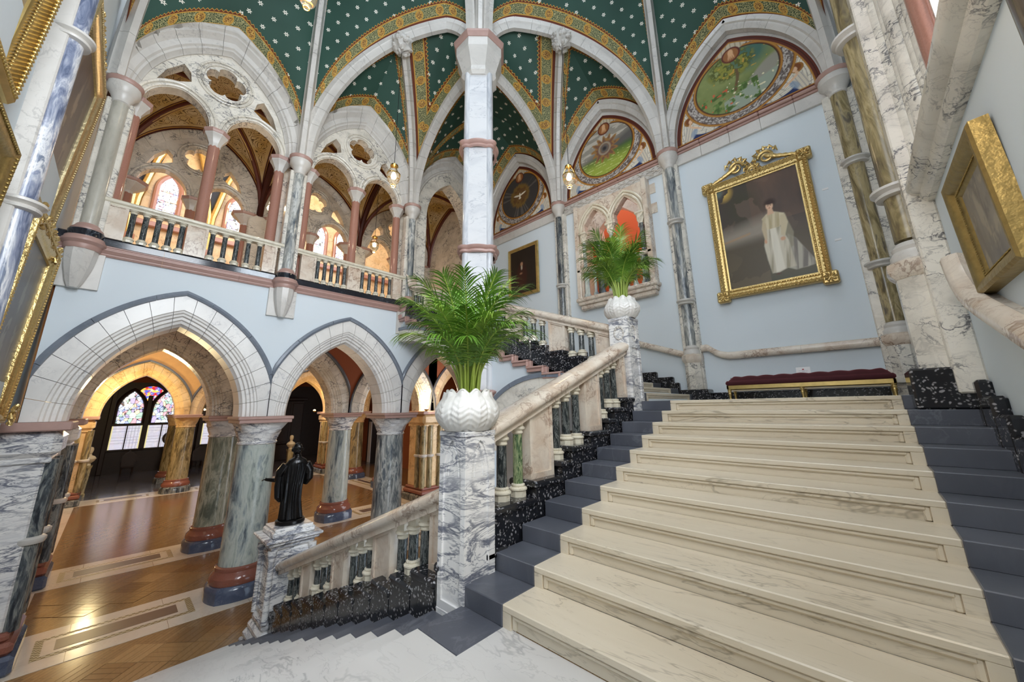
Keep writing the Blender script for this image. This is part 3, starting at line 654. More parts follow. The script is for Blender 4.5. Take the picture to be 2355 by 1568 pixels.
# responds / compound piers
def small_shaft(par, x, y, z0, z1, r, mat, rings=(), n=20):
    obj('shaft', MB().lathe([(r, z0), (r, z1)], (x, y, 0), n, cap=True), M_[mat], par)
    for z in rings: obj('shaft_ring', MB().lathe([(r, z - .07), (r * 1.35, z - .06), (r * 1.5, z - .02), (r * 1.5, z + .02), (r * 1.3, z + .04), (r, z + .05)], (x, y, 0), n), M_['white'], par)
def respond(label, x, y, core, shafts, warm=False):
    # core: half sizes; shafts: list of offsets
    t = thing('pier', label, 'pier', (x, y, 0)); cx, cy = core
    m = 'warmmarble' if warm else 'pavo'; sh = 'cip_gold' if warm else 'cip_dark'
    obj('core', MB().box(x - cx, x + cx, y - cy, y + cy, .55, 3.1, .04), M_[m], t, ang=20)
    obj('plinth', MB().box(x - cx - .18, x + cx + .18, y - cy - .18, y + cy + .18, 0, .28, .05), M_['blueplinth' if not warm else 'cip_dark'], t, ang=20)
    obj('base_moulding', MB().box(x - cx - .14, x + cx + .14, y - cy - .14, y + cy + .14, .28, .46, .05).box(x - cx - .07, x + cx + .07, y - cy - .07, y + cy + .07, .45, .58, .04), M_['redgranite'], t, ang=20)
    for dx, dy in shafts: small_shaft(t, x + dx, y + dy, .55, 3.1, .12, sh, (1.85,))
    obj('capital', MB().box(x - cx - .12, x + cx + .12, y - cy - .12, y + cy + .12, 3.13, 3.57, .1).box(x - cx - .05, x + cx + .05, y - cy - .05, y + cy + .05, 3.05, 3.14, .02), M_[m], t, ang=20)
    obj('abacus', MB().box(x - cx - .2, x + cx + .2, y - cy - .2, y + cy + .2, 3.57, ZI, .02), M_['pinkcap'], t, ang=20)
    return t
respond('veined marble respond with dark shafts at the left foot of the nearest arch', XI, -.95, (.5, .28), [(.36, .30), (-.36, .30)])
respond('veined marble respond with dark shafts one bay behind the nearest arch', -14.85, -.95, (.5, .28), [(.45, .3), (-.3, .3)])
respond('golden lit pier at the left of the far arcade', -25.85, -1.0, (.55, .35), [(.5, .36), (-.3, .36), (.55, .0)], True)
respond('honey marble pier with dark shafts rising behind the grey column', -14.85, 9.95, (.6, .6), [(.55, -.6), (.2, -.62), (.62, -.3), (.62, .2)], True)
respond('honey marble pier with lit capital in the far corner of the hall', -25.85, 9.95, (.6, .6), [(.5, -.6), (0, -.62), (.62, -.3), (.62, .3)], True)
# arcades of the hall beyond
hall1 = structure('wall_hall_near')
for a, b in ((YS[0], 2.45), (2.45, 6.0), (6.0, 9.95)): arcade_bay(hall1, -14.29, a, b, False, '', 'veined', 'slate', paint='terracotta', ztop=6.5)
hall2 = structure('wall_hall_far')
for a, b in ((-1.0, 2.6), (2.6, 6.2), (6.2, 9.95)): arcade_bay(hall2, -25.3, a, b, False, '', 'warmmarble', 'slate', paint='ochre', ztop=7.2)
hall3 = structure('wall_hall_right')
for a, b in ((-18.7, -14.85), (-22.3, -18.7), (-25.85, -22.3)): arcade_bay(hall3, 9.4, a, b, False, '', 'warmmarble', 'slate', sgn=-1, paint='terracotta', ztop=7.2, axis='y')
hall4 = structure('wall_hall_aisle')
for a, b in ((9.95, 13.5),): arcade_bay(hall4, -25.3, a, b, False, '', 'warmmarble', 'slate', paint='terracotta', ztop=7.2)
for a, b in ((9.5, 13.5),): arcade_bay(hall4, -14.29, a, b, False, '', 'warmmarble', 'slate', paint='terracotta', ztop=7.2)
hw = structure('wall_hall_side')
obj('side_wall', MB().box(-38, XA - .4, -1.6, -1.23, 0, 7.2), M_['warmmarble'], hw, smooth=False)
obj('side_wall', MB().box(-38, XA - .4, 13.6, 14, 0, 7.2), M_['terracotta'], hw, smooth=False)
cl = structure('ceiling_hall_aisles')
obj('aisle_ceiling', MB().box(-14.3, -11.36, -1.6, 14, 6.3, 6.5), M_['terracotta'], cl, smooth=False)
obj('aisle_ceiling', MB().box(-26, -11.4, 10.6, 14, 7.0, 7.2), M_['terracotta'], cl, smooth=False)
obj('aisle_ceiling', MB().box(-38, -26.3, -1.6, 14, 7.0, 7.2), M_['terracotta'], cl, smooth=False)
# ================================================================ gallery level tracery
def tracery(par, xf, yc, mat='veined', th=.28):
    L = []; A, H = 1.5, 2.2
    L += [apt(A, H, 0, t) for t in np.linspace(-1, 1, 41)]
    a2, h2 = .57, .66; z2 = .0
    for c in (.74, -.74):
        L += [(c + s, z2 + z) for s, z in [apt(a2, h2, 0, t) for t in np.linspace(1, -1, 21)]]
    cz = 1.36; oc = []
    for a in np.linspace(0, 2 * PI, 60, endpoint=False):
        r = .30 + .11 * abs(math.cos(2.5 * (a - PI / 2))) ** .5; oc.append((r * math.cos(a), cz + r * math.sin(a)))
    sp = []
    for s in (-1, 1): sp.append([(s * .62, .98), (s * .98, .74), (s * 1.18, .66), (s * 1.05, 1.02), (s * .80, 1.36), (s * .66, 1.22)])
    fn = lambda u, v, d: (xf - d, yc + u, ZS + v)
    obj('tracery_plate', MB().poly(L, [oc] + sp, fn, th), M_[mat], par, smooth=False)
    # rolls around the openings
    b = MB(); 
    for rr, rad in ((.47, .035), (.55, .03)):
        b.tube([(xf + .01, yc + rr * math.cos(a), ZS + cz + rr * math.sin(a)) for a in np.linspace(0, 2 * PI, 41)], rad, 8)
    obj('oculus_moulding', b, M_[mat], par)
    for c in (.74, -.74):
        for o, rad in ((.05, .035), (.14, .04)):
            obj('arch_moulding', MB().tube([(xf + .01, yc + c + s, ZS + z) for s, z in [apt(a2, h2, o, t) for t in np.linspace(-1, 1, 25)]], rad, 8), M_[mat], par)
def capital_block(par, x, y, zt, r, w, mat='white', h=.42, ab=True):
    obj('capital', MB().lathe([(r, zt - h), (r * 1.08, zt - h + .03), (r * 1.05, zt - h * .8), (w * .8, zt - h * .45), (w, zt - h * .28), (w, zt - .09)], (x, y, 0), 8, a0=PI / 8, a1=2 * PI + PI / 8), M_[mat], par, ang=30)
    if ab: obj('abacus', MB().lathe([(w * 1.02, zt - .09), (w * 1.1, zt - .06), (w * 1.14, zt - .02), (w * 1.14, zt)], (x, y, 0), 8, a0=PI / 8, a1=2 * PI + PI / 8), M_['pinkcap'], par, ang=30)
def gcolumn(label, x, y, z0=7.0, mat='granite'):
    t = thing('gallery_column', label, 'column', (x, y, z0))
    obj('shaft', MB().lathe([(.115, z0), (.115, 10.12)], (x, y, 0), 20), M_[mat], t); capital_block(t, x, y, ZS, .115, .24); return t
def smx(z): return 1.745 - (3.19 - math.sqrt(max(0, 3.19 ** 2 - z * z))) - .01
wt = structure('wall_gallery_tracery')
where = ['beside the gilt framed paintings', 'in the gallery bay next to the upper stairs']
for i, (a, b) in enumerate(bays[:2]):
    yc = (a + b) / 2; tracery(wt, -10.42, yc)
    gcolumn('slim pink granite column left in the tall gallery opening ' + where[i], -10.56, yc - 1.38)
    gcolumn('slim pink granite column midway in the tall gallery opening ' + where[i], -10.56, yc)
    gcolumn('slim pink granite column right in the tall gallery opening ' + where[i], -10.56, yc + 1.38)
    fn = lambda s, z, d: (-10.42 + d, yc + clampf(s, -smx(z), smx(z)), ZS + z)
    WR = [(.62, .36), (.52, .38), (.46, .36), (.42, .30), (.36, .31), (.32, .26), (.26, .2), (.14, .19), (.11, .15), (.07, .14), (.03, .06), (0, .04), (0, -.3), (.62, -.3)]
    ring('arch_stone', wt, 1.42, 2.17, WR, fn, M_['white'], 13)
yc = (YS[2] + YS[3]) / 2; fn3 = lambda s, z, d: (-10.42 + d, yc + clampf(s, -smx(z), smx(z)), ZS + z)
ring('arch_stone', wt, 1.42, 2.17, WR, fn3, M_['white'], 13)
ring('arch_stone', wt, 1.0, 1.75, [(.44, .1), (0, .05), (0, -.5), (.44, -.5)], fn3, M_['veined'], 9)
for s in (-1, 1): obj('jamb_pier', MB().box(-11.0, -10.3, yc + s * 1.0, yc + s * 1.7, GAL, ZS, .05), M_['veined'], wt, ang=20)
# second gallery arcade, toward the hall
wt2 = structure('wall_gallery_hall_side')
for i, (a, b) in enumerate(((YS[0], 2.43), (2.43, 5.95), (5.95, 9.4))):
    yc2 = (a + b) / 2; tracery(wt2, -14.6, yc2)
    ring('arch_ring', wt2, 1.42, 2.17, [(.5, .1), (.3, .1), (.2, .04), (.05, 0), (0, -.02), (0, -.4), (.5, -.4)], lambda s, z, d: (-14.6 + d, clampf(yc2 + s, a, b), ZS + z), M_['veined'], 13, one=True)
    for k, s in enumerate((-1.42, 0, 1.42)):
        obj('column_shaft', MB().lathe([(.13, 7), (.13, 10.1)], (-14.74, yc2 + s, 0), 16), M_['granite'], wt2); capital_block(wt2, -14.74, yc2 + s, ZS, .13, .26 if k == 1 else .38)
    lo = [apt(1.42, 2.17, .48, t) for t in np.linspace(-1, 1, 33)]; lo = [p for p in lo if abs(p[0]) <= (b - a) / 2]
    wd = (b - a) / 2
    obj('spandrel_wall', MB().poly([(-wd, 3.4), (-wd, lo[0][1])] + lo + [(wd, lo[-1][1]), (wd, 3.4)], [], lambda u, v, d: (-14.62 - d, yc2 + u, ZS + v), .3), M_['veined'], wt2, smooth=False)
# balustrade on the hall side
for i in range(3):
    a, b = ((YS[0], 2.43), (2.43, 5.95), (5.95, 9.4))[i]
    obj('parapet', MB().box(-14.9, -14.55, a, b, GAL, 7.9, .02), M_['warmmarble'], wt2, smooth=False)
# ================================================================ main vault
vault = structure('ceiling')
V3 = Vector
S0, S1, S2, K_ = V3((-10.15, YS[0], ZS)), V3((-10.15, YS[1], ZS)), V3((-10.15, YS[2], ZS)), V3((-10.15, 9.25, ZS))
B1, B2, B3 = V3((XS[2], 9.25, ZS)), V3((XS[1], 9.25, ZS)), V3((XS[0], 9.25, ZS))
D1, C1s = V3((XS[2], -1.05, ZS)), V3((.70, YS[2], ZS))
ZP = 13.9
Pp = V3((PX, PY, ZP))
def mid(a, b, z): m = (a + b) / 2; m.z = z; return m
ZW = 13.35
WA1, WA2, WA3 = mid(S0, S1, ZW), mid(S1, S2, ZW), mid(S2, K_, ZW)
WB1, WB2, WB3 = mid(K_, B1, ZW), mid(B1, B2, ZW), mid(B2, B3, ZW)
WD1 = mid(S0, D1, ZW); WC1 = mid(B3, C1s, ZW)
def curve(p0, p1, n=24):
    d = V3((p1.x - p0.x, p1.y - p0.y, 0)); L = d.length; u = d / L; h = p1.z - p0.z
    if h < .05: return [p0.lerp(p1, i / n) for i in range(n + 1)]
    R = (L * L + h * h) / (2 * L); th = math.atan2(h, R - L)
    if th < 0: th += PI
    return [V3((p0.x, p0.y, p0.z)) + u * (R * (1 - math.cos(th * i / n))) + V3((0, 0, R * math.sin(th * i / n))) for i in range(n + 1)]
def subcurve(p0, q, s_end, n=24):
    # arc with vertical tangent at p0 aimed at q (crown at q), cut at plan fraction s_end of |q-p0|
    d = V3((q.x - p0.x, q.y - p0.y, 0)); L = d.length; u = d / L; h = q.z - p0.z; R = (L * L + h * h) / (2 * L)
    th = math.acos(1 - L * s_end / R)
    return [p0 + u * (R * (1 - math.cos(th * i / n))) + V3((0, 0, R * math.sin(th * i / n))) for i in range(n + 1)]
# diagonal arches that carry the small corner vault: wall shaft -> crown near the free pier -> pier capital
def crown(Sp): q = Sp.lerp(Pp, .80); q.z = 15.05; return q
Q1, Q2 = crown(S1), crown(B2)
c_S1Q, c_B2Q = curve(S1, Q1), curve(B2, Q2)
c_PQ1, c_PQ2 = curve(Pp, Q1), curve(Pp, Q2)
fM = .53 / .80
c_S1M, c_B2M = subcurve(S1, Q1, fM), subcurve(B2, Q2, fM); M1, M2 = c_S1M[-1], c_B2M[-1]
PPa, PPb = V3((PX - .12, PY + .05, 13.55)), V3((PX + .05, PY + .12, 13.55))
c_S2P, c_B1P = curve(S2, PPa), curve(B1, PPb)
c_S2M, c_B1M = curve(S2, M1), curve(B1, M2)
R1, R2 = V3((-5.0, 1.2, 21.0)), V3((-1.35, 4.45, 21.0)); O_ = V3((-3.2, 2.9, 21.6))
Kc = V3((-8.35, 7.45, 14.2))
def _off(t): d = t - Pp; d.z = 0; return Pp + d.normalized() * .36
PoffA, PoffB, PoffO = _off(R1), _off(R2), _off(O_)
# ribs, each a row of stones
RP = [(.02, -.13), (-.12, -.13), (-.15, -.10), (-.20, -.095), (-.27, -.06), (-.30, -.055), (-.30, .055), (-.27, .06), (-.20, .095), (-.15, .10), (-.12, .13), (.02, .13)]
def rib(label_name, pts, ns=9, prof=RP, mat='white', start=0):
    d = (pts[-1] - pts[0]); d.z = 0; lat = V3((-d.y, d.x, 0)).normalized(); N = len(pts)
    nor = []
    for i in range(N):
        t = (pts[min(i + 1, N - 1)] - pts[max(i - 1, 0)]).normalized(); n = lat.cross(t).normalized()
        u = d.normalized()
        if n.dot(u) > 0 or (abs(n.dot(u)) < 1e-4 and n.z < 0): n = -n
        nor.append(n)
    r = bpy.data.objects.new('rib', None); r.empty_display_size = .1; link(r, vault)
    per = max(2, (N - 1) // ns)
    i = start; bnd = list(range(0, N - 1, per)) + [N - 1]
    for a, b in zip(bnd[:-1], bnd[1:]):
        seg = [pts[k].copy() for k in range(a, b + 1)]
        if (seg[-1] - seg[0]).length < .02: continue
        seg[0] = seg[0] + (seg[1] - seg[0]).normalized() * .003; seg[-1] = seg[-1] - (seg[-1] - seg[-2]).normalized() * .003
        obj('rib_stone', MB().sweep(seg, nor[a:b + 1], [lat] * (b - a + 1), prof), M_[mat], r, ang=40)
for c, k in ((c_S1Q, 12), (c_B2Q, 12), (c_PQ1, 5), (c_PQ2, 5), (c_S2P, 9), (c_B1P, 9), (c_S2M, 10), (c_B1M, 10), (curve(S1, R1), 12), (curve(B2, R2), 12), (curve(PoffA, R1), 9), (curve(PoffB, R2), 9), (curve(PoffO, O_), 9), (curve(S0, R1), 12), (curve(B3, R2), 12), (curve(D1, R1), 10), (curve(C1s, R2), 10)): rib('rib', c, k)
def wallrib(a, b, apex, ns=6):
    big = [(x * .8, y * 1.25) for x, y in RP]
    rib('wall rib', curve(a, apex), ns, big); rib('wall rib', curve(b, apex), ns, big)
for a, b, w in ((K_, B1, WB1), (B1, B2, WB2), (B2, B3, WB3)): wallrib(a, b, w)
# painted cells
def cell(ca, cb, mat='vault', wa=.13, wb=.13, nu=18, bulge=None, up=.0):
    n = len(ca); rows = []; D = []; SS = []
    sa = [0]; sb = [0]
    for i in range(1, n): sa.append(sa[-1] + (ca[i] - ca[i - 1]).length); sb.append(sb[-1] + (cb[i] - cb[i - 1]).length)
    for i in range(n):
        L = (cb[i] - ca[i]).length; r = []
        for j in range(nu + 1):
            f = j / nu; p = ca[i].lerp(cb[i], f); t = i / (n - 1)
            p = p + V3((0, 0, up * 4 * f * (1 - f) * t))
            if bulge is not None:
                k = f * (len(bulge) - 1); k0 = min(int(k), len(bulge) - 2); bp = bulge[k0].lerp(bulge[k0 + 1], k - k0); e = ca[-1].lerp(cb[-1], f); p = p + (bp - e) * (t ** 3)
            r.append(p); D.append(min(f * L - wa, (1 - f) * L - wb)); SS.append(sa[i] if f < .5 else sb[i])
        rows.append(r)
    mb = MB().grid(rows); me = mb.mesh('vault_cell', M_[mat], True, 60, fix=False)
    P = np.array([tuple(v) for r in rows for v in r]); c = P.mean(0); u_, s_, vt = np.linalg.svd(P - c, full_matrices=False); nrm = vt[2]
    upv = np.array([0, 0, 1.]); vax = upv - nrm * (upv @ nrm)
    if np.linalg.norm(vax) < .2: vax = vt[0]
    vax = vax / np.linalg.norm(vax); uax = np.cross(vax, nrm); U2 = np.stack([(P - c) @ uax, (P - c) @ vax], 1)
    li = np.zeros(len(me.loops), dtype=np.int32); me.loops.foreach_get('vertex_index', li)
    a = me.uv_layers.new(name='plan'); a.data.foreach_set('uv', U2[li].astype(np.float32).ravel())
    e = np.stack([np.array(D), np.array(SS)], 1); b = me.uv_layers.new(name='edge'); b.data.foreach_set('uv', e[li].astype(np.float32).ravel())
    return me
def vcell(*a, **k): return link(bpy.data.objects.new('vault_cell', cell(*a, **k)), vault)
cv = curve
WW = .0
vcell(cv(S1, WA1), cv(S1, R1), wa=WW); vcell(cv(S0, WA1), cv(S0, R1), wa=WW)
vcell(cv(S0, WD1), cv(S0, R1)); vcell(cv(D1, WD1), cv(D1, R1))
vcell(c_S1Q, cv(S1, R1)); vcell(c_PQ1, cv(PoffA, R1))
vcell(c_B2Q, cv(B2, R2)); vcell(c_PQ2, cv(PoffB, R2))
vcell(cv(PoffA, R1), cv(PoffO, O_)); vcell(cv(PoffO, O_), cv(PoffB, R2))
vcell(cv(B2, WB3), cv(B2, R2), wa=.12); vcell(cv(B3, WB3), cv(B3, R2), wa=.12)
vcell(cv(B3, WC1), cv(B3, R2)); vcell(cv(C1s, WC1), cv(C1s, R2))
vcell(cv(S1, WA2), c_S1M, wa=WW); vcell(cv(S2, WA2), c_S2M, wa=WW)
vcell(cv(B2, WB2), c_B2M, wa=.12); vcell(cv(B1, WB2), c_B1M, wa=.12)
iM = int(round(24 * 1.0))
arcA = [p for p in c_S1Q if (p - S1).length >= (M1 - S1).length - 1e-3]; arcA = [M1] + arcA + c_PQ1[::-1][1:-3]
arcB = [p for p in c_B2Q if (p - B2).length >= (M2 - B2).length - 1e-3]; arcB = [M2] + arcB + c_PQ2[::-1][1:-3]
def resamp(L, n=24):
    s = [0]
    for a, b in zip(L[:-1], L[1:]): s.append(s[-1] + (b - a).length)
    out = []
    for i in range(n + 1):
        t = s[-1] * i / n; k = max(j for j in range(len(s)) if s[j] <= t + 1e-9); k = min(k, len(L) - 2); out.append(L[k].lerp(L[k + 1], (t - s[k]) / max(1e-9, s[k + 1] - s[k])))
    return out
arcA, arcB = resamp(arcA + [PPa]), resamp(arcB + [PPb])
vcell(c_S2M, c_S2P, bulge=arcA); vcell(c_B1M, c_B1P, bulge=arcB)
vcell(cv(S2, WA3), cv(S2, Kc), wa=WW, wb=9 - 9); vcell(cv(K_, WA3), cv(K_, Kc), wa=WW, wb=0)
vcell(cv(K_, WB1), cv(K_, Kc), wa=.12, wb=-.5); vcell(cv(B1, WB1), cv(B1, Kc), wa=.12, wb=-.5)
vcell(c_S2P, cv(S2, Kc), wb=-.5); vcell(c_B1P, cv(B1, Kc), wb=-.5)
# carved bosses
def boss(label, p):
    t = thing('carved_boss', label, 'ceiling boss', tuple(p - V3((0, 0, .3)))); b = MB(); rows = []
    for j in range(15):
        th = PI * j / 14; r = []
        for i in range(29):
            a = 2 * PI * i / 28; k = .27 * (1 + .3 * noise.noise(V3((math.cos(a) * 3.1, math.sin(a) * 3.1, th * 3))) + .1 * math.sin(a * 8) * math.sin(th * 6))
            r.append((p.x + k * math.sin(th) * math.cos(a), p.y + k * math.sin(th) * math.sin(a), p.z - .34 - k * 1.1 * math.cos(th)))
        rows.append(r)
    obj('foliage_ball', b.grid(rows), M_['white'], t, ang=70)
    rnd = random.Random(3)
    for k in range(46):
        a = rnd.uniform(0, 2 * PI); z = rnd.uniform(-.9, .5); rr = math.sqrt(1 - z * z) * .27; c = V3((p.x + rr * math.cos(a), p.y + rr * math.sin(a), p.z - .34 + z * .3))
        obj('leaf_curl', MB().lathe([(.0, -.05), (.045, -.03), (.06, 0), (.03, .025), (0.012, .01)], tuple(c), 7), M_['white'], t)
boss('pale carved foliage boss above the hanging lamp, left of the free pier', M1); boss('pale carved foliage boss above the hanging lamp, right of the free pier', M2)
# ================================================================ wall shafts
def shaft_col(label, x, y, zb, nx, ny, mat='cip_grey', r=.12, corbel=True, z0=7.2, rings=(), pil='veined', pw=.2, base=False, segs=None):
    t = thing('wall_shaft', label, 'column', (x, y, zb)); c = (x, y, 0)
    obj('shaft', MB().lathe([(r, z0), (r, 10.06)], c, 24), M_[mat], t)
    # pilaster behind
    px, py = x - nx * .10, y - ny * .10; tx, ty = -ny, nx
    b = MB(); hw = pw
    b.box(px - abs(tx) * hw - abs(nx) * .1, px + abs(tx) * hw + abs(nx) * .1, py - abs(ty) * hw - abs(ny) * .1, py + abs(ty) * hw + abs(ny) * .1, zb if not corbel else 7.1, 10.1, .015)
    obj('pilaster', b, M_[pil], t, ang=20)
    for z in rings: obj('shaft_ring', MB().lathe([(r, z - .09), (r * 1.45, z - .075), (r * 1.5, z - .05), (r * 1.35, z - .03), (r * 1.75, z), (r * 1.75, z + .03), (r * 1.4, z + .05), (r, z + .06)], c, 28), M_['white'], t)
    obj('capital', MB().lathe([(r, 10.0), (r * 1.15, 10.02), (r * 1.1, 10.06), (r * 1.6, 10.2), (r * 2.1, 10.28), (r * 2.1, 10.41)], c, 16), M_['white'], t)
    obj('abacus', MB().lathe([(r * 2.15, 10.41), (r * 2.3, 10.44), (r * 2.35, 10.48), (r * 2.35, ZS)], c, 16), M_['pinkcap'], t)
    if corbel:
        obj('corbel', MB().lathe([(.07, 6.08), (.12, 6.2), (.19, 6.5), (.215, 6.7), (.215, 6.8)], c, 10, a0=.2, a1=2 * PI + .2), M_['white'], t, ang=20)
        obj('corbel_slab', MB().box(px - abs(tx) * .3 - abs(nx) * .04, px + abs(tx) * .3 + abs(nx) * .04, py - abs(ty) * .3 - abs(ny) * .04, py + abs(ty) * .3 + abs(ny) * .04, 6.1, 6.8, .005), M_['white'], t, ang=20)
        obj('corbel_moulding', MB().lathe([(.22, 6.79), (.24, 6.84), (.235, 6.88), (.285, 6.93), (.285, 6.97), (.26, 7.0), (.255, 7.03)], c, 28), M_['pinkcap'], t)
        obj('black_band', MB().lathe([(.235, 7.03), (.235, 7.15), (.225, 7.165)], c, 28), M_['blackplain'], t)
        obj('shaft_base', MB().lathe([(.21, 7.16), (.215, 7.2), (.17, 7.25), (.15, 7.29), (.125, 7.31)], c, 24), M_['pinkcap'], t)
    return t
xs = XA + .12
shaft_col('grey shaft on a corbel in the corner by the gilt framed paintings', xs, YS[0] + .2, 6.1, 1, 0, 'cip_beige')
shaft_col('grey swirled shaft on a white corbel between the two gallery balustrades', xs, YS[1], 6.1, 1, 0)
shaft_col('grey shaft where the upper stair handrail meets the gallery', xs, YS[2], 6.1, 1, 0, corbel=True)
# wall B shafts stand on pedestals
ysB = 9.25
def pedestal(par, x, y, z0, z1, r=.2, mat='veined'):
    obj('pedestal', MB().ngon_prism([(r, z0), (r, z1)], (x, y, 0), 8), M_[mat], par, smooth=False)
    obj('pedestal_cap', MB().ngon_prism([(r * 1.02, z1), (r * 1.2, z1 + .05), (r * 1.28, z1 + .1), (r * 1.25, z1 + .18), (r, z1 + .21)], (x, y, 0), 8), M_['rosy'], par, ang=30)
    obj('shaft_base', MB().lathe([(r * .95, z1 + .2), (r * .95, z1 + .27), (r * .8, z1 + .32), (r * .85, z1 + .36), (r * .62, z1 + .42)], (x, y, 0), 20), M_['white'], par)
t = shaft_col('pale grey wall shaft between the oriel window and the large portrait', XS[1], ysB, HALF, 0, -1, 'cip_grey', .12, False, 5.15, (6.3, 8.45)); pedestal(t, XS[1], ysB, 4.14, 4.78, .19)
obj('plinth', MB().box(XS[1] - .32, XS[1] + .32, ysB - .28, YB, HALF, 4.16, .02), M_['black'], t, ang=20)
t = shaft_col('dark grey wall shaft between the small portrait and the oriel window', XS[2], ysB, 5.4, 0, -1, 'cip_dark', .11, False, 6.3, (7.6,)); 
obj('shaft_base', MB().lathe([(.17, 6.1), (.17, 6.2), (.13, 6.28), (.11, 6.32)], (XS[2], ysB, 0), 20), M_['white'], t)
t = shaft_col('olive wall shaft in the corner right of the large portrait', .60, ysB, HALF, 0, -1, 'cip_gold', .13, False, 5.2, (6.3, 8.45), pw=.26); pedestal(t, .60, ysB, 4.14, 4.78, .2)
t = shaft_col('big olive marble shaft with white rings on a pedestal at the head of the stairs', .66, YS[2], HALF, -1, 0, 'cip_gold', .135, False, 5.6, (6.22, 8.45), pw=.34); pedestal(t, .66, YS[2], 4.14, 5.15, .215)
obj('plinth', MB().box(.36, XC, YS[2] - .28, YS[2] + .3, HALF - .15, 4.16, .02), M_['black'], t, ang=20)
t = shaft_col('dark brown polished wall shaft at the upper right edge', .78, 2.12, 3.4, -1, 0, 'cip_brown', .13, False, 3.5, (), pw=.16)
t = shaft_col('blue grey swirled wall shaft with white rings between gilt framed paintings', -6.42, -1.07, 1.2, 0, 1, 'cip_blue', .115, False, 1.2, (6.10, 8.38), pil='white', pw=.15)
# ================================================================ free pier
pier = thing('free_pier', 'tall octagonal white marble pier with thin shafts, holding up the vault', 'pier', (PX, PY, 0))
def pier_prof(k): return [(PX + p[0] * k, PY + p[1] * k) for p in _pp]
w = .235; q = .40
_pp = []
for i in range(4):
    a = -PI / 4 + i * PI / 2; n = V3((math.cos(a), math.sin(a), 0)); tt = V3((-n.y, n.x, 0))
    for s in (-1, 1): v = n * .36 + tt * (s * w); _pp.append((v.x, v.y))
zr_ = [4.12, 7.59, 10.52]
zz = [0, zr_[0], zr_[1], zr_[2], 12.8]
for a, b in zip(zz[:-1], zz[1:]):
    obj('core', MB().poly(pier_prof(1), [], lambda u, v, d: (u, v, a + .05 + d), b - a - .05), M_['pierw'], pier, smooth=False)
    for i in range(4):
        an = i * PI / 2; obj('thin_shaft', MB().lathe([(.095, a + .05), (.095, b)], (PX + .40 * math.cos(an), PY + .40 * math.sin(an), 0), 18), M_['cip_soft'], pier)
def outline(off, n=64):
    L = []
    for i in range(n):
        a = 2 * PI * i / n; d = V3((math.cos(a), math.sin(a), 0)); r = 0
        for k in range(4):
            an = -PI / 4 + k * PI / 2; nn = V3((math.cos(an), math.sin(an), 0)); c = d.dot(nn)
            lat = abs(d.dot(V3((-nn.y, nn.x, 0))))
            if c > .3 and lat / c < w / .36: r = max(r, .36 / c)
            an2 = k * PI / 2; c2 = d.dot(V3((math.cos(an2), math.sin(an2), 0))); s2 = math.sqrt(max(0, 1 - c2 * c2)) * .40
            if c2 > 0 and s2 < .11: r = max(r, .40 * c2 + math.sqrt(.0121 - s2 * s2))
        L.append((d, max(r, .42) + off))
    return L
for z in zr_:
    rows = []
    for off, dz in ((0, -.1), (.05, -.08), (.055, -.03), (.03, -.015), (.10, .02), (.115, .06), (.06, .085), (0, .10)):
        o = outline(off); o = o + [o[0]]; rows.append([(PX + d.x * r, PY + d.y * r, z + dz) for d, r in o])
    obj('moulded_ring', MB().grid(rows), M_['pinkcap'], pier, ang=45)
obj('capital', MB().lathe([(.44, 12.72), (.52, 12.8), (.5, 12.95), (.62, 13.3), (.68, 13.45), (.68, 13.72)], (PX, PY, 0), 8, a0=PI / 8, a1=2 * PI + PI / 8), M_['white'], pier, smooth=False)
obj('abacus', MB().lathe([(.70, 13.72), (.74, 13.78), (.76, 13.84), (.76, ZP)], (PX, PY, 0), 8, a0=PI / 8, a1=2 * PI + PI / 8), M_['pinkcap'], pier, smooth=False)
obj('springer', MB().lathe([(.40, ZP), (.32, 14.3), (.32, 15.0), (.4, 16.4)], (PX, PY, 0), 12), M_['white'], pier)
# ================================================================ wall under the upper flight (string wall with two arches)
ws = structure('wall_under_stairs')
def zn(x): return HALF + .15 * ((-2.88 - x) / T3 + .55)
e1 = [(-10.2 + 3.2 * math.sin(a), 3.75 + 2.1 * math.cos(a)) for a in np.linspace(0, PI / 2, 22)]       # rampant arch wall -> pier
e2 = [(-4.55 - 1.62 * math.cos(a), 2.9 + 1.2 * math.sin(a)) for a in np.linspace(0, PI, 30)]             # arch pier -> newel
top = [(x, zn(x)) for x in (-10.2, -2.9)]
outer = [(-10.2, zn(-10.2))] + e1 + [(-7.0, 0), (-6.17, 0)] + e2 + [(-2.93, 0), (-2.75, 0), (-2.75, zn(-2.75))]
obj('painted_wall', MB().poly(outer, [], lambda u, v, d: (u, 5.70 + d, v), .34), M_['paint'], ws, smooth=False)
def flat_ring(pts, w0, w1, y0, y1, mat, name, nb):
    per = max(1, (len(pts) - 1) // nb)
    for a in range(0, len(pts) - 1, per):
        seg = [V3((p[0], 0, p[1])) for p in pts[a:min(a + per, len(pts) - 1) + 1]]
        if len(seg) < 2: continue
        nn = []
        for i in range(len(seg)):
            k = a + i; t0 = V3((pts[min(k + 1, len(pts) - 1)][0] - pts[max(k - 1, 0)][0], 0, pts[min(k + 1, len(pts) - 1)][1] - pts[max(k - 1, 0)][1])).normalized(); n = V3((-t0.z, 0, t0.x))
            if n.z < 0: n = -n
            nn.append(n)
        seg[0] = seg[0].lerp(seg[1], .02); seg[-1] = seg[-1].lerp(seg[-2], .02)
        obj(name, MB().sweep(seg, nn, [(0, 1, 0)] * len(seg), [(w0, y0), (w0, y1), (w1, y1), (w1, y0)]), M_[mat], ws, ang=30)
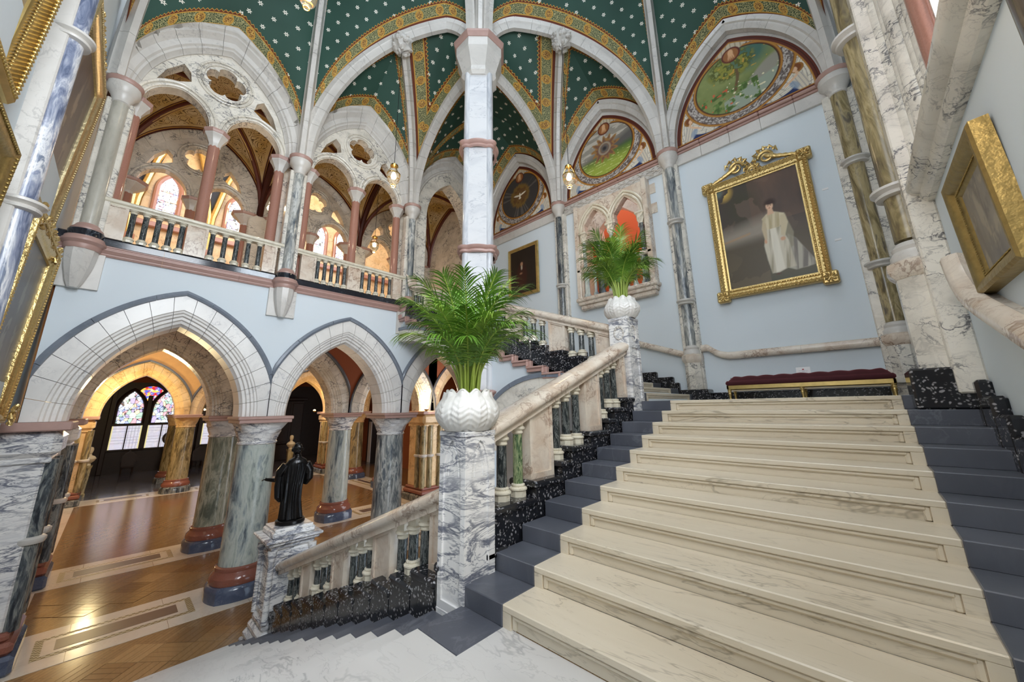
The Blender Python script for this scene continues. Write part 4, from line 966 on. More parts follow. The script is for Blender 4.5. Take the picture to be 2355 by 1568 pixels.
flat_ring(e1, -.02, .34, 5.64, 6.06, 'veined', 'voussoir', 7); flat_ring(e1, .34, .43, 5.61, 5.75, 'label', 'label_mould', 5)
flat_ring(e2, -.02, .3, 5.64, 6.06, 'veined', 'voussoir', 10); flat_ring(e2, .3, .39, 5.61, 5.75, 'label', 'label_mould', 5)
obj('stair_soffit', MB().poly([(-10.2, zn(-10.2) - .05), (-2.9, zn(-2.9) - .05), (-2.9, zn(-2.9) - .3), (-10.2, zn(-10.2) - .3)], [], lambda u, v, d: (u, 6.0 + d, v), 3.35), M_['paint'], ws, smooth=False)
# ================================================================ paint helpers (numpy pictures carried by a colour attribute)
_rs = np.random.RandomState(5); _lat = _rs.rand(64, 64)
def vnoise(x, y):
    xi = np.floor(x).astype(int); yi = np.floor(y).astype(int); fx = x - xi; fy = y - yi; fx = fx * fx * (3 - 2 * fx); fy = fy * fy * (3 - 2 * fy)
    g = lambda a, b: _lat[a % 64, b % 64]
    return (g(xi, yi) * (1 - fx) + g(xi + 1, yi) * fx) * (1 - fy) + (g(xi, yi + 1) * (1 - fx) + g(xi + 1, yi + 1) * fx) * fy
def fbm(x, y, o=4): return sum(vnoise(x * 2 ** k + 7.3 * k, y * 2 ** k + 3.1 * k) * .5 ** (k + 1) for k in range(o)) / (1 - .5 ** o)
def c3(*c): return np.array(srgb(*c))
class Pic:
    def __init__(s, shape, col): s.c = np.ones(shape + (3,)) * c3(*col)
    def lay(s, m, col, a=1.0):
        col = c3(*col) if isinstance(col, tuple) else col; m = np.clip(m, 0, 1)[..., None] * a; s.c = s.c * (1 - m) + col * m; return s
def soft(d, w): return np.clip(.5 - d / w, 0, 1)
def ell(x, y, cx, cy, rx, ry, rot=0):
    dx, dy = x - cx, y - cy; c, s = math.cos(rot), math.sin(rot); u = (dx * c + dy * s) / rx; v = (-dx * s + dy * c) / ry; return (np.sqrt(u * u + v * v) - 1) * min(rx, ry)
def paint_mesh(name, X, Z, fn3, color, mat):
    # X,Z arrays (rows, cols) of picture coordinates
    r, c = X.shape; rows = [[fn3(X[i, j], Z[i, j]) for j in range(c)] for i in range(r)]
    me = MB().grid(rows).mesh(name, mat, True, 60, fix=False)
    a = me.color_attributes.new('paint', 'FLOAT_COLOR', 'POINT'); col = np.concatenate([color.reshape(-1, 3), np.ones((r * c, 1))], 1); a.data.foreach_set('color', col.astype(np.float32).ravel())
    return me
# ---------------------------------------------------------------- lunettes of the far wall
def lunette(par, xc, kind):
    A, H = 1.52, 2.42; R = (A * A + H * H) / (2 * A); e = R - A
    xs_ = np.linspace(-A, A, 250); hz = np.sqrt(np.maximum(R * R - (np.abs(xs_) + e) ** 2, 0)); ts = np.linspace(0, 1, 170)
    X = np.repeat(xs_[None, :], 170, 0); Z = ts[:, None] * np.maximum(hz, .002)[None, :]
    de = R - np.sqrt((np.abs(X) + e) ** 2 + Z * Z)                  # distance to the arch edge
    p = Pic(X.shape, (34, 46, 92))
    gold, red, brown = (176, 124, 48), (92, 38, 22), (112, 66, 26)
    # angels in the two corners
    for s in (-1, 1):
        x = X * s
        def wing(cx, cz, rl, rs, ang, bend=.6):
            c, sn = math.cos(ang), math.sin(ang); a = (x - cx) * c + (Z - cz) * sn; b = -(x - cx) * sn + (Z - cz) * c; b = b - bend * (a * a - rl * rl * .3)
            m = soft((np.sqrt((a / rl) ** 2 + (b / rs) ** 2) - 1) * rs, .012); p.lay(m, (226, 219, 202)); fe = np.sin((b / rs + .35 * a / rl) * 15); p.lay(m * np.clip((fe - .55) * 4, 0, 1), (128, 120, 114), .75); p.lay(m * (np.abs(((a / rl) * 2.2) % 1 - .5) < .07) * (a < 0), (150, 142, 132), .7)
        wing(1.25, .98, .46, .13, 1.35, .4); wing(1.36, .40, .34, .14, 1.75, .5); wing(.86, .25, .42, .11, .33, .3); wing(1.02, .42, .34, .10, .75, .5)
        p.lay(soft(ell(x, Z, 1.17, .28, .13, .26, .25), .02), (214, 204, 184)); p.lay(soft(ell(x, Z, 1.17, .28, .13, .26, .25), .02) * (np.sin(x * 90 + Z * 25) > .5), (150, 146, 146), .6); p.lay(soft(ell(x, Z, 1.06, .25, .07, .13, .5), .03), (120, 146, 176), .7)
        p.lay(soft(ell(x, Z, 1.16, .64, .125, .125), .012), (150, 102, 38)); p.lay(soft(ell(x, Z, 1.15, .65, .09, .095), .012), (122, 68, 28)); p.lay(soft(ell(x, Z, 1.115, .62, .05, .068), .012), (222, 184, 150)); p.lay(soft(ell(x, Z, 1.14, .53, .03, .04), .012), (218, 178, 142))
        p.lay(soft(ell(x, Z, 1.04, .40, .16, .027, .6), .01), (224, 186, 150)); p.lay(soft(ell(x, Z, .92, .31, .04, .02, .4), .01), (226, 188, 152))
    # rings
    cx, cz = 0, 1.16; rr = np.sqrt((X / 1.14) ** 2 + ((Z - cz) / 1.06) ** 2)
    p.lay(soft((rr - 1.08), .01), brown); p.lay(soft((np.abs(rr - 1.055) - .018), .008), gold)
    an = np.arctan2(Z - cz, X); gar = fbm(an * 22, rr * 46, 3)
    p.lay(soft((rr - 1.02), .01), (118, 108, 104)); p.lay(soft((rr - 1.02), .01) * (gar > .54), (190, 182, 174)); p.lay(soft(rr - 1.02, .01) * (gar < .36), (92, 80, 74))
    p.lay(soft(rr - .86, .01), brown); p.lay(soft(np.abs(rr - .835) - .016, .008), gold); p.lay(soft(rr - .80, .008), (40, 26, 18))
    ins = soft(rr - .785, .008); n1, n2 = fbm(X * 3 + 9, Z * 3, 4), fbm(X * 11, Z * 11 + 3, 4)
    if kind == 'garden':
        q = Pic(X.shape, (96, 112, 58)); z = Z - cz
        q.lay(n1, (150, 158, 96)); q.lay(soft(ell(X, Z, .35, 1.75, .42, .45), .3), (70, 106, 92)); q.lay(soft(ell(X, Z, -.05, 1.62, .5, .38), .12) * (n2 > .4), (84, 92, 34)); q.lay(soft(ell(X, Z, -.05, 1.62, .5, .38), .12) * (n2 > .56), (138, 138, 54))
        q.lay(soft(np.abs(X - .02 - .05 * np.sin(Z * 6)) - .035, .02) * (Z < 1.45) * (Z > .85), (104, 84, 50)); q.lay(soft(ell(X, Z, .55, .95, .55, .2, .75), .06), (150, 146, 132)); q.lay(soft(Z - .68 - .25 * (X + .3), .05) * (X > -.3), (150, 160, 142))
        q.lay((Z < .98) * (n2 > .5) * (X < .45), (96, 124, 60)); q.lay((Z < .98) * (n2 > .6) * (X < .45), (70, 96, 40)); q.lay((vnoise(X * 14, Z * 14) > .82) * (Z < 1.05) * (X < 0), (200, 92, 56)); q.lay((vnoise(X * 16 + 5, Z * 16) > .85) * (Z < 1.15) * (X > -.2), (224, 216, 180)); q.lay((vnoise(X * 13, Z * 13 + 9) > .86) * (Z > 1.3), (190, 150, 60))
    elif kind == 'sun':
        q = Pic(X.shape, (92, 88, 84)); q.lay(soft(1.25 + .3 * X - Z, .3), (150, 144, 132)); q.lay((Z > 1.3 + .3 * X) * (fbm(X * 2, Z * 12, 3) > .5), (190, 182, 168)); q.lay(soft(Z - 1.0 - .1 * X, .2), (62, 96, 40)); q.lay(soft(Z - .85, .4), (150, 164, 66)); q.lay((Z < .95) * (np.sin(Z * 70) > .7) * (vnoise(X * 12, Z * 30) > .6), (196, 202, 130))
        d = np.sqrt((X + .02) ** 2 + ((Z - 1.22)) ** 2); a = np.arctan2(Z - 1.22, X + .02); fl = .36 + .08 * np.sin(a * 13) + .1 * vnoise(a * 6 + 20, d * 4)
        q.lay(soft(d - fl, .06), (150, 110, 60)); q.lay(soft(d - fl + .08, .06) * (n2 > .45), (118, 84, 66)); q.lay(soft(np.abs(d - .19) - .03, .02), (150, 136, 118)); q.lay(soft(d - .14, .05), (104, 96, 90)); q.lay(soft(d - .07, .07), (44, 40, 42))
    else:
        d = np.sqrt(X ** 2 + (Z - 1.16) ** 2); a = np.arctan2(Z - 1.16, X); q = Pic(X.shape, (62, 58, 56)); ray_ = vnoise(a * 14 + 40, d * 0 + 2.5)
        q.lay((ray_ > .6) * (d > .35), (92, 86, 80)); q.lay(soft(d - .42 - .12 * ray_, .1), (120, 92, 44)); q.lay(soft(d - .3 - .1 * n2, .1) * (n2 > .5), (92, 62, 34)); q.lay(soft(d - .3, .1), (112, 80, 44), .5)
        q.lay(soft(ell(np.abs(X), Z - .12 * np.abs(X), .14, 1.17, .16, .035, .1), .015), (226, 216, 192)); q.lay(soft(ell(X, Z, 0, 1.15, .04, .11), .015), (230, 220, 198)); q.lay(soft(ell(X, Z, 0, 1.05, .06, .04), .015), (220, 210, 188))
    m = ins[..., None]; p.c = p.c * (1 - m) + q.c * m
    # hand medallion on a white sleeve at the top
    p.lay(soft(ell(X, Z, 0, 2.12, .34, .16), .03), (196, 184, 160)); p.lay(soft(ell(X, Z, 0, 2.12, .34, .16), .03) * (np.sin(X * 60) > .6), (140, 124, 100), .6)
    p.lay(soft(ell(X, Z, 0, 1.92, .21, .21), .012), (94, 36, 24)); p.lay(soft(ell(X, Z, 0, 1.92, .17, .17), .012), (150, 96, 50))
    p.lay(soft(ell(X, Z, 0, 1.98, .06, .1), .015), (216, 168, 124))
    for k in range(4): p.lay(soft(ell(X, Z, -.055 + .036 * k, 1.87, .013, .075, .1 * (k - 1.5)), .01), (216, 168, 124))
    # borders
    p.lay(soft(de - .13, .01), gold); p.lay(soft(de - .10, .01), red); p.lay(soft(Z - .075, .01), gold); p.lay(soft(Z - .05, .01), red); p.lay(soft(np.abs(de - .045) - .008, .006), (60, 22, 14))
    fn = lambda u, v: (xc + u, YB - .08, ZS + .02 + v)
    o = link(bpy.data.objects.new('painted_lunette', paint_mesh('painted_lunette', X, Z, fn, p.c, M_['mural'])), par); return o
wallB = structure('wall_back')
XOR0, XOR1 = -5.86, -3.52                      # oriel opening
obj('wall_plaster', MB().box(-10.4, XOR0, YB, YB + .25, 0, ZS, 0).box(XOR1, XC + .2, YB, YB + .25, 0, ZS).box(XOR0, XOR1, YB, YB + .25, 0, 6.9).box(XOR0, XOR1, YB, YB + .25, 10.0, ZS), M_['paint'], wallB, smooth=False)
obj('lunette_backing', MB().box(-10.4, XC + .2, YB - .06, YB + .25, ZS, 13.5), M_['white'], wallB, smooth=False)
for xa, xb, kind in ((XS[3], XS[2], 'dove'), (XS[2], XS[1], 'sun'), (XS[1], XS[0], 'garden')):
    lunette(wallB, (xa + xb) / 2, kind)
    n = 5; w_ = (xb - xa - .3) / n
    for i in range(n):
        a = xa + .15 + i * w_
        obj('frieze_slab', MB().box(a + .002, a + w_ - .002, YB - .07, YB, 10.06, 10.36, .006), M_['white'], wallB, ang=20)
        obj('pink_moulding', MB().box(a + .001, a + w_ - .001, YB - .10, YB, 10.36, 10.42, .01).box(a + .001, a + w_ - .001, YB - .15, YB, 10.42, 10.5, .02), M_['pinkcap'], wallB, ang=20)
    if kind == 'sun':
        for i in range(22):
            x = xa + .3 + i * (xb - xa - .6) / 21; s = 1 if i % 2 else -1
            pts = [(x + .07 * s * math.sin(k * .9), YB - .085, 10.1 + .02 * k) for k in range(12)]
            obj('carved_scroll', MB().tube(pts, [.012 + .012 * math.sin(k * .6 + i) ** 2 for k in range(12)], 6), M_['white'], wallB)
            obj('carved_leaf', MB().lathe([(0, -.04), (.04, -.02), (.05, .01), (0, .05)], (x + .06 * s, YB - .08, 10.26), 7), M_['white'], wallB)
# handrails on walls
RW = [(-.09, 0), (-.09, .10), (-.06, .13), (0, .14), (.05, .12), (.07, .08), (.05, .05), (.05, 0)]
hr = thing('wall_handrail', 'brown veined marble handrail along the wall behind the red bench', 'handrail', (-1, YB, 4.9))
def wrail(par, pts, lat, name='rail_length', mat='rosy', cap=True): return obj(name, MB().sweep([V3(p) for p in pts], [(0, 0, 1)] * len(pts), [lat] * len(pts), RW), M_[mat], par, ang=45)
ease = [(0, .23), (.06, .235), (.11, .22), (.17, .17), (.25, .10), (.36, .04), (.5, .005), (.62, 0)]
x0 = XS[1] + .24
wrail(hr, [(x0 - .2, YB, 4.93 + .2), (x0, YB, 4.93 + .2)] + [(x0 + a, YB, 4.90 + b) for a, b in ease[1:]] + [(x0 + .62 + .6 * k, YB, 4.90) for k in range(1, 3)], (0, -1, 0)); wrail(hr, [(-.797, YB, 4.90), (.35, YB, 4.90)], (0, -1, 0))
wrail(hr, [(XS[1] - .2, YB, 5.02), (XS[1] - 1.9, YB, 5.02 + 1.7 * .37), (-6.2, YB, 5.02 + (6.2 - 3.06) * .37)], (0, -1, 0))
base = structure('baseboard_back')
obj('black_skirting', MB().box(XS[1] + .32, .62, YB - .09, YB, HALF, 4.08, .02), M_['black'], base, ang=20)
for k in range(1, 9):
    x1 = -2.88 - (k - 1) * T3
    if k == 1: x1 = XS[1] - .3
    obj('skirting_block', MB().box(-2.88 - k * T3 - .12, x1 - .1, YB - .12, YB, HALF + k * RI - .2, HALF + k * RI + .3, .02), M_['black'], base, ang=20)
# ---------------------------------------------------------------- oriel window in the far wall
ow = thing('oriel_window', 'carved pink marble oriel window with two arches and an orange room inside', 'window', ((XOR0 + XOR1) / 2, YB, 6.75))
xo = (XOR0 + XOR1) / 2; yo = YB - .16
fo = lambda u, v, d: (xo + u, yo - .02 + d, v)
def cusp(c, a, zs, h, n=24):
    L = []
    for i in range(n + 1):
        t = -1 + 2 * i / n; s, z = apt(a, h, 0, t); k = 1 - .16 * abs(math.sin(t * PI * 1.5)); L.append((c + s * k, zs + z * (1 - .05 * abs(math.sin(t * 4.5)))))
    return L
L = [(-1.17, 7.0), (-1.17, 10.03), (1.17, 10.03), (1.17, 7.0), (1.02, 7.0), (1.02, 9.08)] + cusp(.51, .42, 9.08, .68)[::-1] + [(.09, 9.08)] + [(-.09, 9.08)] + cusp(-.51, .42, 9.08, .68)[::-1] + [(-1.02, 9.08), (-1.02, 7.0)]
obj('window_surround', MB().poly(L, [], fo, .2), M_['rosy'], ow, smooth=False)
for c in (-.51, .51):
    for o, r in ((.07, .04), (.16, .035)): obj('arch_moulding', MB().tube([fo(c + s, 9.08 + z, -.02) for s, z in [apt(.42, .68, o, t) for t in np.linspace(-1, 1, 25)]], r, 8), M_['cream'], ow)
for c, mt in ((-.93, 'cip_pale'), (0, 'cip_pale'), (.93, 'cip_dark')):
    xx = xo + c
    obj('colonnette', MB().lathe([(.085, 7.0), (.085, 7.1), (.06, 7.14), (.058, 8.78)], (xx, yo, 0), 16), M_[mt], ow)
    obj('colonnette_capital', foliate_capital(MB(), (xx, yo), .06, .115, 8.76, 9.04, 24, 8, 6).box(xx - .135, xx + .135, yo - .135, yo + .135, 9.03, 9.1, .015), M_['cream'], ow, ang=70)
obj('window_rail', MB().box(XOR0 - .02, XOR1 + .02, yo - .12, yo + .08, 7.80, 7.92, .03), M_['rosy'], ow, ang=20)
for k in range(8):
    xx = XOR0 + .3 + k * (XOR1 - XOR0 - .6) / 7
    if abs(xx - xo) < .12: continue
    obj('small_baluster', MB().lathe([(.075, 7.02), (.075, 7.08), (.045, 7.14), (.04, 7.65), (.06, 7.72), (.07, 7.8)], (xx, yo, 0), 14), M_['cip_pale'], ow)
for s in (-1, 1):
    xx = xo + s * 1.13; obj('side_pilaster', MB().box(xx - .07, xx + .07, yo - .12, YB, 6.95, 10.05, .015), M_['rosy'], ow, ang=20)
    for z in (9.0, 9.6): obj('quoin_block', MB().box(xo + s * 1.2, xo + s * 1.36, YB - .02, YB, z, z + .3, .003), M_['rosy'], ow, ang=20)
obj('sill', MB().box(XOR0 - .08, XOR1 + .08, yo - .16, YB, 6.88, 7.0, .03).box(XOR0 - .03, XOR1 + .03, yo - .11, YB, 6.78, 6.89, .02).box(XOR0 + .02, XOR1 - .02, yo - .04, YB, 6.66, 6.79, .02), M_['rosy'], ow, ang=20)
# room behind the oriel
rm = structure('wall_oriel_room')
obj('room_back', MB().box(-7.2, -2.2, 12.3, 12.5, 6.5, 12), M_['orange'], rm, smooth=False); obj('room_side', MB().box(-7.3, -7.1, YB + .25, 12.4, 6.5, 12), M_['soffit'], rm, smooth=False); obj('room_side', MB().box(-2.3, -2.1, YB + .25, 12.4, 6.5, 12), M_['orange'], rm, smooth=False)
obj('room_floor', MB().box(-7.2, -2.2, YB + .25, 12.4, 6.4, 6.6), M_['wood_dark'], rm, smooth=False)
obj('room_arch', MB().poly([(-7.1, 9.4), (-7.1, 11), (-2.3, 11), (-2.3, 9.4)] + cusp(-3.3, .8, 9.4, 1.0)[::-1] + cusp(-5.1, .8, 9.4, 1.0)[::-1], [], lambda u, v, d: (u, 10.6 + d, v), .3), M_['rosy'], rm, smooth=False)
for xx in (-4.2, -5.95, -2.42): obj('room_column', MB().lathe([(.12, 6.6), (.1, 9.0), (.2, 9.3), (.2, 9.4)], (xx, 10.75, 0), 16), M_['balshaft'], rm)
point_light('oriel_room_lamp', (-4.4, 11.3, 9.3), 22, (1, .85, .7), .2)
# ================================================================ right wall
wallC = structure('wall_right')
obj('wall_plaster', MB().box(XC, XC + .3, -1.4, YB + .2, 0, 5.98), M_['paint'], wallC, smooth=False)
obj('wall_plaster', MB().box(XC, XC + .3, YS[2] - .2, YB + .2, 5.98, 22).box(XC, XC + .3, 1.7, 2.6, 5.98, 22).box(XC, XC + .3, -1.4, -.7, 5.98, 22).box(XC, XC + .3, 2.6, YS[2], 11.6, 22).box(XC, XC + .3, -.7, 1.7, 11.2, 22), M_['paint'], wallC, smooth=False)
ST = [(-.16, 0), (-.16, .05), (-.12, .09), (-.08, .1), (-.05, .15), (0, .18), (.05, .18), (.07, .14), (.07, 0)]
for a, b in ((-1.2, .6), (.6, 2.3), (2.3, 4.1), (4.1, 5.55)): obj('string_course', MB().sweep([V3((XC, a, 6.04)), V3((XC, b - .003, 6.04))], [(0, 0, 1)] * 2, [(-1, 0, 0)] * 2, ST), M_['veined'], wallC, ang=40)
win1 = structure('window_1')
for i, (dy, dx, r, m) in enumerate(((-.06, .0, .10, 'veined'), (.08, .04, .07, 'veined'), (.2, .08, .10, 'veined'), (.34, .13, .07, 'veined'), (.46, .17, .09, 'veined'), (.64, .2, .12, 'granite'))):
    for y in ((YS[2] - .35 - dy), (2.62 + dy * .5)):
        obj('jamb_shaft', MB().lathe([(r, 6.1), (r, 11.3)], (XC + dx, y, 0), 18), M_[m], win1)
    obj('jamb_step', MB().box(XC + dx, XC + .5, YS[2] - .5 - dy, YS[2] - .2, 6.1, 11.4), M_['veined'], win1, smooth=False)
for y in np.linspace(3.1, 4.5, 3): obj('mullion', MB().box(XC + .33, XC + .38, y - .02, y + .02, 6.1, 11.4), M_['iron'], win1, smooth=False)
for k, y in enumerate(np.linspace(3.1, 4.5, 3)[:-1]):
    for z in range(4): obj('window_pane', MB().box(XC + .35, XC + .356, y + .02, y + .68, 6.1 + z * 1.3, 7.38 + z * 1.3), M_['pane'], win1, smooth=False)
# stepped black skirting beside the wide flight and marble handrail
bc = structure('baseboard_right')
for k in range(1, 11):
    ya = Y0 + k * TR; obj('skirting_block', MB().box(XDR - .01, XC, ya - .14, ya + TR - .14, LAND + k * RI - .2, LAND + k * RI + .27, .025), M_['black'], bc, ang=20)
obj('skirting_block', MB().box(XDR - .01, XC, -1.2, Y0 + .2, LAND, LAND + .3, .02), M_['black'], bc, ang=20)
obj('skirting_block', MB().box(.72, XC, YS[2] + .3, YB, HALF, HALF + .2, .02), M_['black'], bc, ang=20)
hc = thing('wall_handrail', 'honey veined marble handrail sloping along the right wall', 'handrail', (XC, 3, 4))
RC = [(-.1, 0), (-.1, .06), (-.085, .13), (-.03, .165), (.03, .16), (.07, .12), (.085, .07), (.06, .04), (.06, 0)]
yl = lambda y: 4.42 + .405 * (y - 4.15)
pts = [(XC, 1.2, yl(1.2)), (XC, 2.4, yl(2.4)), (XC, 3.5, yl(3.5)), (XC, 4.3, yl(4.3)), (XC, 4.55, yl(4.55) + .01), (XC, 4.72, yl(4.72) + .05), (XC, 4.85, yl(4.85) + .13), (XC, 4.93, yl(4.93) + .24), (XC, 4.96, yl(4.96) + .34)]
AA = []
for i in range(len(pts)):
    tv = (V3(pts[min(i + 1, len(pts) - 1)]) - V3(pts[max(i - 1, 0)])).normalized(); AA.append(V3((-1, 0, 0)).cross(tv).normalized() * -1)
AA = [(-a if a.z < 0 else a) for a in AA]
obj('rail_length', MB().sweep([V3(p) for p in pts], AA, [(-1, 0, 0)] * len(pts), RC), M_['rosy'], hc, ang=45)
# ================================================================ wall of the gilt framed paintings (left edge) with marble strip
wallD = structure('wall_front')
obj('wall_plaster', MB().box(XA - 1.1, -2.5, YD - .3, YD, 0, 22).box(-2.5, XC + .3, YD - .3, YD, 0, 6.2).box(-2.5, XC + .3, YD - .3, YD, 11.4, 22).box(.3, XC + .3, YD - .3, YD, 6.2, 11.4), M_['paint'], wallD, smooth=False)
hrD = None
# ================================================================ gallery vault (between the tracery and the hall side arcade)
gv = structure('ceiling_gallery')
xg0, xg1 = -11.0, -14.45
for i, (a, b) in enumerate(((YS[0], 2.43), (2.43, 5.95), (5.95, 9.4))):
    zc_ = 13.0; zt = 12.9
    c = V3(((xg0 + xg1) / 2, (a + b) / 2, zc_)); co = [V3((x, y, ZS)) for x in (xg0, xg1) for y in (a, b)]
    pairs = ((0, 1), (2, 3), (0, 2), (1, 3))
    for p, q in pairs:
        m = (co[p] + co[q]) / 2; m.z = zt
        for s in (p, q):
            link(bpy.data.objects.new('vault_cell', cell(curve(co[s], m, 14), curve(co[s], c, 14), mat='scroll', wa=.0, wb=.0, nu=10)), gv)
    for s in range(4):
        pts = curve(co[s], c, 14); obj('diagonal_rib', MB().tube([p - V3((0, 0, .03)) for p in pts], .07, 8), M_['redrib'], gv); obj('gilt_line', MB().tube([p - V3((0, 0, .10)) for p in pts], .02, 6), M_['gold'], gv)
    for y in (a, b):
        m = V3(((xg0 + xg1) / 2, y, zt))
        for x in (xg0, xg1): obj('cross_rib', MB().tube(curve(V3((x, y, ZS)), m, 14), .10, 8), M_['redrib'], gv)
for y in (2.43, 5.95): obj('pier_block', MB().box(-11.2, -10.75, y - .26, y + .26, GAL, ZS, .04), M_['veined'], wt, ang=20)
for y in (YS[0], 2.43, 5.95, 9.4): obj('pier_block', MB().box(-14.9, -14.4, y - .3, y + .3, GAL, ZS, .04), M_['veined'], wt2, ang=20)
obj('roof_cover', MB().box(-14.9, -10.8, YD, 9.6, 13.6, 13.8), M_['soffit'], gv, smooth=False)
obj('end_wall', MB().box(-15, -10.4, 9.4, 9.6, GAL, 13.7), M_['veined'], gv, smooth=False); obj('end_wall', MB().box(-15, -10.4, -1.6, -1.24, GAL, 13.7), M_['veined'], gv, smooth=False)
# ================================================================ the hall beyond: far walls, windows
def stained(w, h, seed, sky=.35, bright=1.0):
    nu, nv = 56, int(56 * h / w); X, Z = np.meshgrid(np.linspace(0, w, nu), np.linspace(0, h, nv)); r = np.random.RandomState(seed)
    n = 90; px, pz = r.rand(n) * w, r.rand(n) * h; pal = np.array([srgb(*c) for c in ((60, 90, 190), (230, 190, 60), (200, 60, 50), (90, 150, 80), (240, 236, 220), (150, 170, 220), (120, 70, 150), (250, 240, 200), (180, 200, 230))])
    idx = r.randint(0, len(pal), n); d = np.stack([(X - px[i]) ** 2 + ((Z - pz[i]) * .8) ** 2 for i in range(n)], -1); o = np.sort(d, -1); k = idx[np.argmin(d, -1)]; c = pal[k] * 1.0
    c = c * .62 + .38 * np.array(srgb(225, 232, 250)); c = np.where((Z / h > 1 - sky)[..., None], c * .35 + .65 * np.array(srgb(235, 242, 255)), c); lead = (np.sqrt(o[..., 1]) - np.sqrt(o[..., 0])) < .012 * w; c[lead] *= .12; c[(np.abs((Z / h * 5) % 1) < .04)] *= .2
    return X, Z, c * bright
def lancet(par, ax, fixed, c, w, z0, h, seed, frame='granite', sky=.35, mat='glass_col'):
    X, Z, col = stained(w, h, seed, sky); A = w / 2; hh = w * .95
    top = np.array([apt(A, hh, 0, 0)[1]])
    R = (A * A + hh * hh) / (2 * A); e = R - A; lim = (h - hh) + np.sqrt(np.maximum(R * R - (np.abs(X - A) + e) ** 2, 0)); Zc = np.minimum(Z, lim)
    f3 = (lambda u, v: (fixed, c - w / 2 + u, z0 + v)) if ax == 'x' else (lambda u, v: (c - w / 2 + u, fixed, z0 + v))
    link(bpy.data.objects.new('stained_glass', paint_mesh('stained_glass', X, Zc, f3, col, M_[mat])), par)
    fr = [f3(0, 0), f3(0, h - hh)] + [f3(A + s, h - hh + z) for s, z in [apt(A, hh, .0, t) for t in np.linspace(-1, 1, 15)]] + [f3(w, h - hh), f3(w, 0)]
    obj('window_frame', MB().tube([V3(p) for p in fr], .12, 8), M_[frame], par)
hu = structure('wall_hall_upper')
obj('upper_wall', MB().box(-27, -26.7, -2, 22, 7.1, 24), M_['warmmarble'], hu, smooth=False)
obj('upper_wall', MB().box(-27, -14.9, 10.4, 10.7, 7.1, 9), M_['warmmarble'], hu, smooth=False)
obj('upper_wall', MB().box(-27, -14.9, 13.8, 14.1, 7.1, 24), M_['warmmarble'], hu, smooth=False)
obj('upper_wall', MB().box(-27, -14.9, -2.2, -1.9, 7.1, 24), M_['warmmarble'], hu, smooth=False)
obj('wall_ledge', MB().box(-26.7, -26.4, -1.9, 13.8, 13.6, 13.9, .04), M_['granite'], hu, ang=20)
hl = structure('ceiling_hall'); obj('hall_roof', MB().box(-27, -14.9, -2.2, 14.1, 24, 24.2), M_['soffit'], hl, smooth=False)  # unseen roof slab added to keep sky light off the hall walls
for (x_, y_) in ((-22.5, 1.5), (-22.5, 7.5), (-17.5, 4.5)): point_light('hall_lantern', (x_, y_, 18), 420, (1, .78, .5), .5)  # warm fill lights added high in the hall to tone its walls
nwin = 2
for (c, w_, sd) in ((.2, 1.0, 11), (1.45, .5, 12), (3.3, 1.0, 13), (6.6, .8, 14), (8.1, 1.0, 15), (9.6, .8, 19)):
    wn = structure('window_%d' % nwin); nwin += 1; lancet(wn, 'x', -26.6, c, w_, 14.2, 2.7, sd)
for i, y in enumerate((-1.0, 2.1, 5.0, 10.6)):
    for s in (-1, 1): obj('gilt_rib', MB().tube([(-26.4, y, 12.5), (-26.4, y + s * .1, 15), (-26.3, y + s * .5, 17.5), (-26, y + s * 1.3, 20), (-25.5, y + s * 2.2, 22)], .16, 8), M_['goldplain'], hu)
    obj('vault_web', MB().poly([(y - .05, 14.5), (y - 1.2, 20), (y + 1.2, 20), (y + .05, 14.5)], [], lambda u, v, d: (-26.45 - d, u, v), .05), plain('dark_blue_vault', srgb(40, 46, 60), .7), hu, smooth=False)
    obj('pink_shaft', MB().lathe([(.15, 9), (.15, 12.4), (.3, 12.7), (.3, 12.9)], (-26.4, y, 0), 14), M_['granite'], hu)
for i, x in enumerate((-17, -20.5, -24)):
    wn = structure('window_%d' % nwin); nwin += 1; lancet(wn, 'y', 13.7, x, 1.3, 12.5, 4.0, 30 + i)
